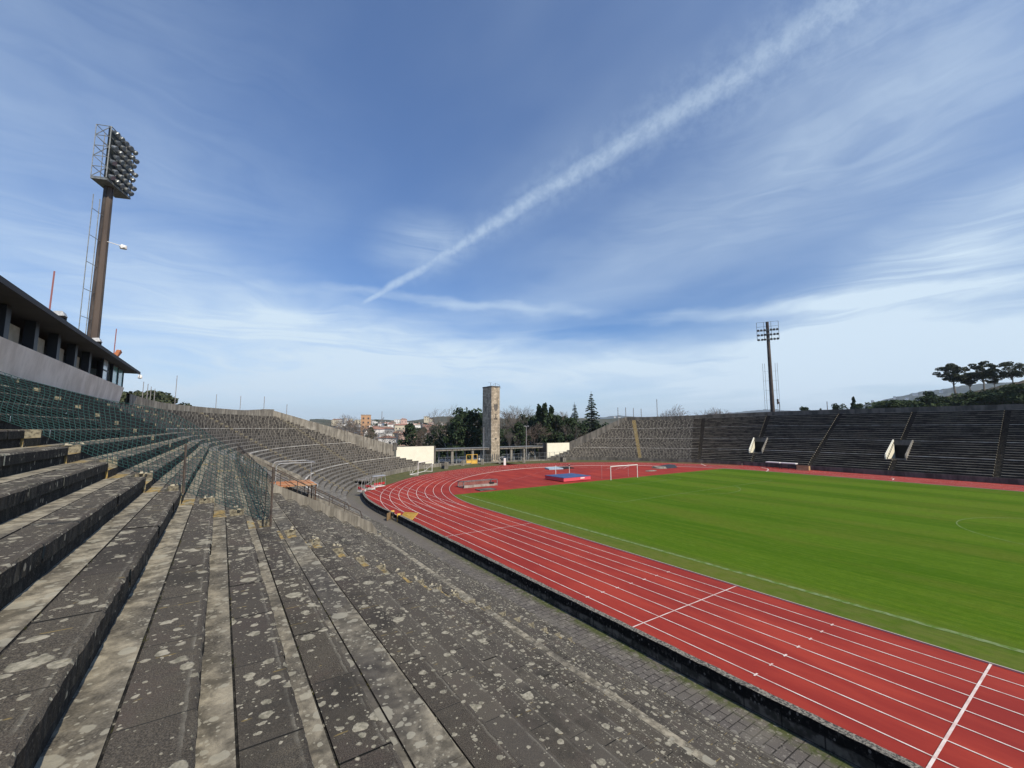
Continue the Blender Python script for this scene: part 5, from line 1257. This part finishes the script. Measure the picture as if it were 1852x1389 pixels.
# houses
WALLM = {'white': (.80, .78, .74), 'cream': (.56, .50, .38), 'pink': (.55, .38, .32), 'grey': (.34, .34, .34), 'orange': (.50, .30, .17), 'pale yellow': (.60, .53, .32), 'dark grey': (.12, .14, .17)}
for k, c in list(WALLM.items()): WALLM[k] = varied(tuple(v*.88 for v in c), c, .15, name=k+' house wall', rough=.9)
ROOFM = {'red tiled': varied((.26, .13, .095), (.34, .19, .14), .4, name='red tiles'), 'brown tiled': varied((.20, .11, .08), (.26, .15, .11), .4, name='brown tiles'), 'flat grey': varied((.30, .30, .29), (.36, .36, .35), .2, name='grey flat roof')}
M['window'] = material('dark window', color=(.05, .06, .07), rough=.2)
def house(x, y, hw, hh, dp, wall, roof, where, rz=None, D_=None):
    p = town_pt(x, y) if D_ is None else atD(x, y, D_); o = thing('house', '%s %s with %s roof %s' % (wall, 'apartment block' if hh > 10 else 'house', roof, where), 'building', (0, 0, 0), 'houses of the town')
    m_ = MB(); m_.box((-dp/2, -hw/2, -3), (dp/2, hw/2, hh)); m_.build('wall', WALLM[wall], o)
    m_ = MB()
    if roof == 'flat grey': m_.box((-dp/2-.2, -hw/2-.2, hh), (dp/2+.2, hw/2+.2, hh+.5))
    else:
        e = .5; r = min(dp, hw)*.5; hx = max(0, hw/2-r)
        A = [(-dp/2-e, -hw/2-e, hh), (dp/2+e, -hw/2-e, hh), (dp/2+e, hw/2+e, hh), (-dp/2-e, hw/2+e, hh)]; t0, t1 = (0, -hx, hh+r*.42), (0, hx, hh+r*.42)
        m_.face([A[0], A[3], t1, t0]); m_.face([A[1], A[2], t1, t0][::-1]); m_.face([A[0], A[1], t0]); m_.face([A[2], A[3], t1]); m_.face(A[::-1])
    rf = m_.build('roof', ROOFM[roof], o)
    if hh < 9: m_ = MB(); m_.box((dp*.1, hw*.18, hh), (dp*.1+.7, hw*.18+.7, hh+r*.42+1.1) if roof != 'flat grey' else (dp*.1+.7, hw*.18+.7, hh+1.4)); m_.build('chimney', WALLM[wall], rf)
    nf = max(1, int(hh/3)); nw = max(2, int(hw/3.2))
    for f in range(nf):
        for i in range(nw):
            yc = -hw/2+hw*(i+.5)/nw; z = .9+f*3.0; m_ = MB(); m_.box((-dp/2-.06, yc-.55, z), (-dp/2-.01, yc+.55, z+1.3)); m_.build('window', M['window'], o)
    o.location = p; a = math.atan2(p.y, p.x); o.rotation_euler = (0, 0, a + (rz if rz is not None else random.uniform(-.5, .5))); return o
random.seed(12)
named = [(661, 783, 11, 19, 10, 'orange', 'flat grey', 'rising just left of the white house', 330), (678, 782, 16, 12, 10, 'white', 'flat grey', 'standing highest behind the red roofs', 560), (676, 792, 20, 8.2, 10, 'white', 'red tiled', 'right of the orange block', 290), (697, 790, 17, 8, 9, 'grey', 'brown tiled', 'right of the white house', 300), (634, 785, 40, 9, 14, 'dark grey', 'flat grey', 'long and low behind the sloping left parapet', 420),
         (612, 764, 20, 7, 10, 'white', 'red tiled', 'farthest left over the parapet', 800), (648, 768, 14, 9, 10, 'cream', 'flat grey', 'behind the lone bare tree', 600), (728, 778, 26, 7, 10, 'cream', 'red tiled', 'wide behind the bare trees', 420), (730, 765, 14, 8, 9, 'pink', 'red tiled', 'on the skyline left of the dark shrubs', 640), (771, 761, 12, 9, 9, 'cream', 'flat grey', 'tall on the skyline above the red roofs', 650),
         (797, 801, 15, 9, 10, 'pale yellow', 'flat grey', 'close behind the round bare tree', 260), (738, 800, 18, 7, 9, 'pink', 'red tiled', 'low behind the cream end wall', 255), (700, 806, 13, 6, 9, 'white', 'red tiled', 'nearest above the end of the parapet', 235), (785, 785, 30, 9, 10, 'pink', 'red tiled', 'long behind the bare trees left of the evergreens', 360), (720, 795, 14, 6.5, 9, 'cream', 'brown tiled', 'between the grey and pink houses', 300)]
for x, y, hw, hh, dp, wa, ro, wh, D_ in named: house(x, y, hw*.62, hh*.68, dp*.66, wa, ro, wh, random.uniform(-.3, .3), D_)
spots = ['on the left part of the slope', 'in the middle of the slope', 'on the right part of the slope', 'seen between the trees near the tower']
for i in range(110):
    x = random.uniform(600, 880) if i < 98 else random.uniform(905, 975); y = random.uniform(760, 802) if i < 70 else random.uniform(765, 785)
    wa = random.choice(['white', 'white', 'white', 'cream', 'pink', 'grey', 'cream']); ro = random.choice(['red tiled', 'flat grey', 'brown tiled', 'flat grey'])
    house(x, y, random.uniform(6, 12), random.uniform(4, 7), random.uniform(6, 9), wa, ro, spots[0] if x < 700 else spots[1] if x < 790 else spots[2] if x < 880 else spots[3])
# town trees between the houses and a few houses on the far blue hill
for i in range(95):
    x = random.uniform(600, 885); y = random.uniform(762, 806); p = town_pt(x, y); k = random.choice(['e1', 'e2', 'b4', 'b2', 's1', 'b1', 'b3'])
    pr = PROT[k][0]; o = pr.copy(); COL.objects.link(o); [dup(c, None, parent=o) for c in CH[k]]; s = random.uniform(.45, .8) if k != 's1' else 1.6
    o.location = p-Vector((0, 0, 1.5)); o.scale = (s, s, s); o.rotation_euler = (0, 0, i)
    o['label'] = ('dark green tree growing between the town houses' if k[0] == 'e' else 'bare tree growing between the town houses' if k[0] == 'b' else 'green bush growing between the town houses'); o['group'] = {'e': 'green trees among the houses', 'b': 'bare trees among the houses', 's': 'bushes among the houses'}[k[0]]
for i, (x, y, hw) in enumerate(((1655, 711, 26), (1640, 719, 18), (1663, 722, 30), (1578, 724, 16), (1597, 727, 26), (1618, 717, 14), (1702, 706, 16), (1120, 753, 34), (1112, 752, 20))):
    house(x, y+3, hw*.5, 5, 10, 'white', 'flat grey', ['highest on the blue hill', 'left below the highest one on the blue hill', 'lower right on the blue hill', 'far left on the blue hill', 'low and wide on the left of the blue hill', 'in the middle of the blue hill', 'at the right of the blue hill', 'on the low hill left of the right stand', 'small on the low hill left of the right stand'][i], 0, 1900 if i < 7 else 2600)
bpy.context.view_layer.update()

# ------------------------------------------------------------------ haze
hz = MB(); hz.box((-2000, -6500, -40), (6500, 4500, 230))
hm = bpy.data.materials.new('air haze'); hm.use_nodes = True; T = NT(hm.node_tree); T.n.remove(T.n['Principled BSDF'])
pv = T.node('ShaderNodeVolumePrincipled'); pv.inputs['Color'].default_value = (.78, .87, 1, 1); pv.inputs['Density'].default_value = .00009; pv.inputs['Anisotropy'].default_value = .2
T.l.new(pv.outputs[0], T.n['Material Output'].inputs['Volume'])
tag(hz.build('haze', hm), kind='stuff')
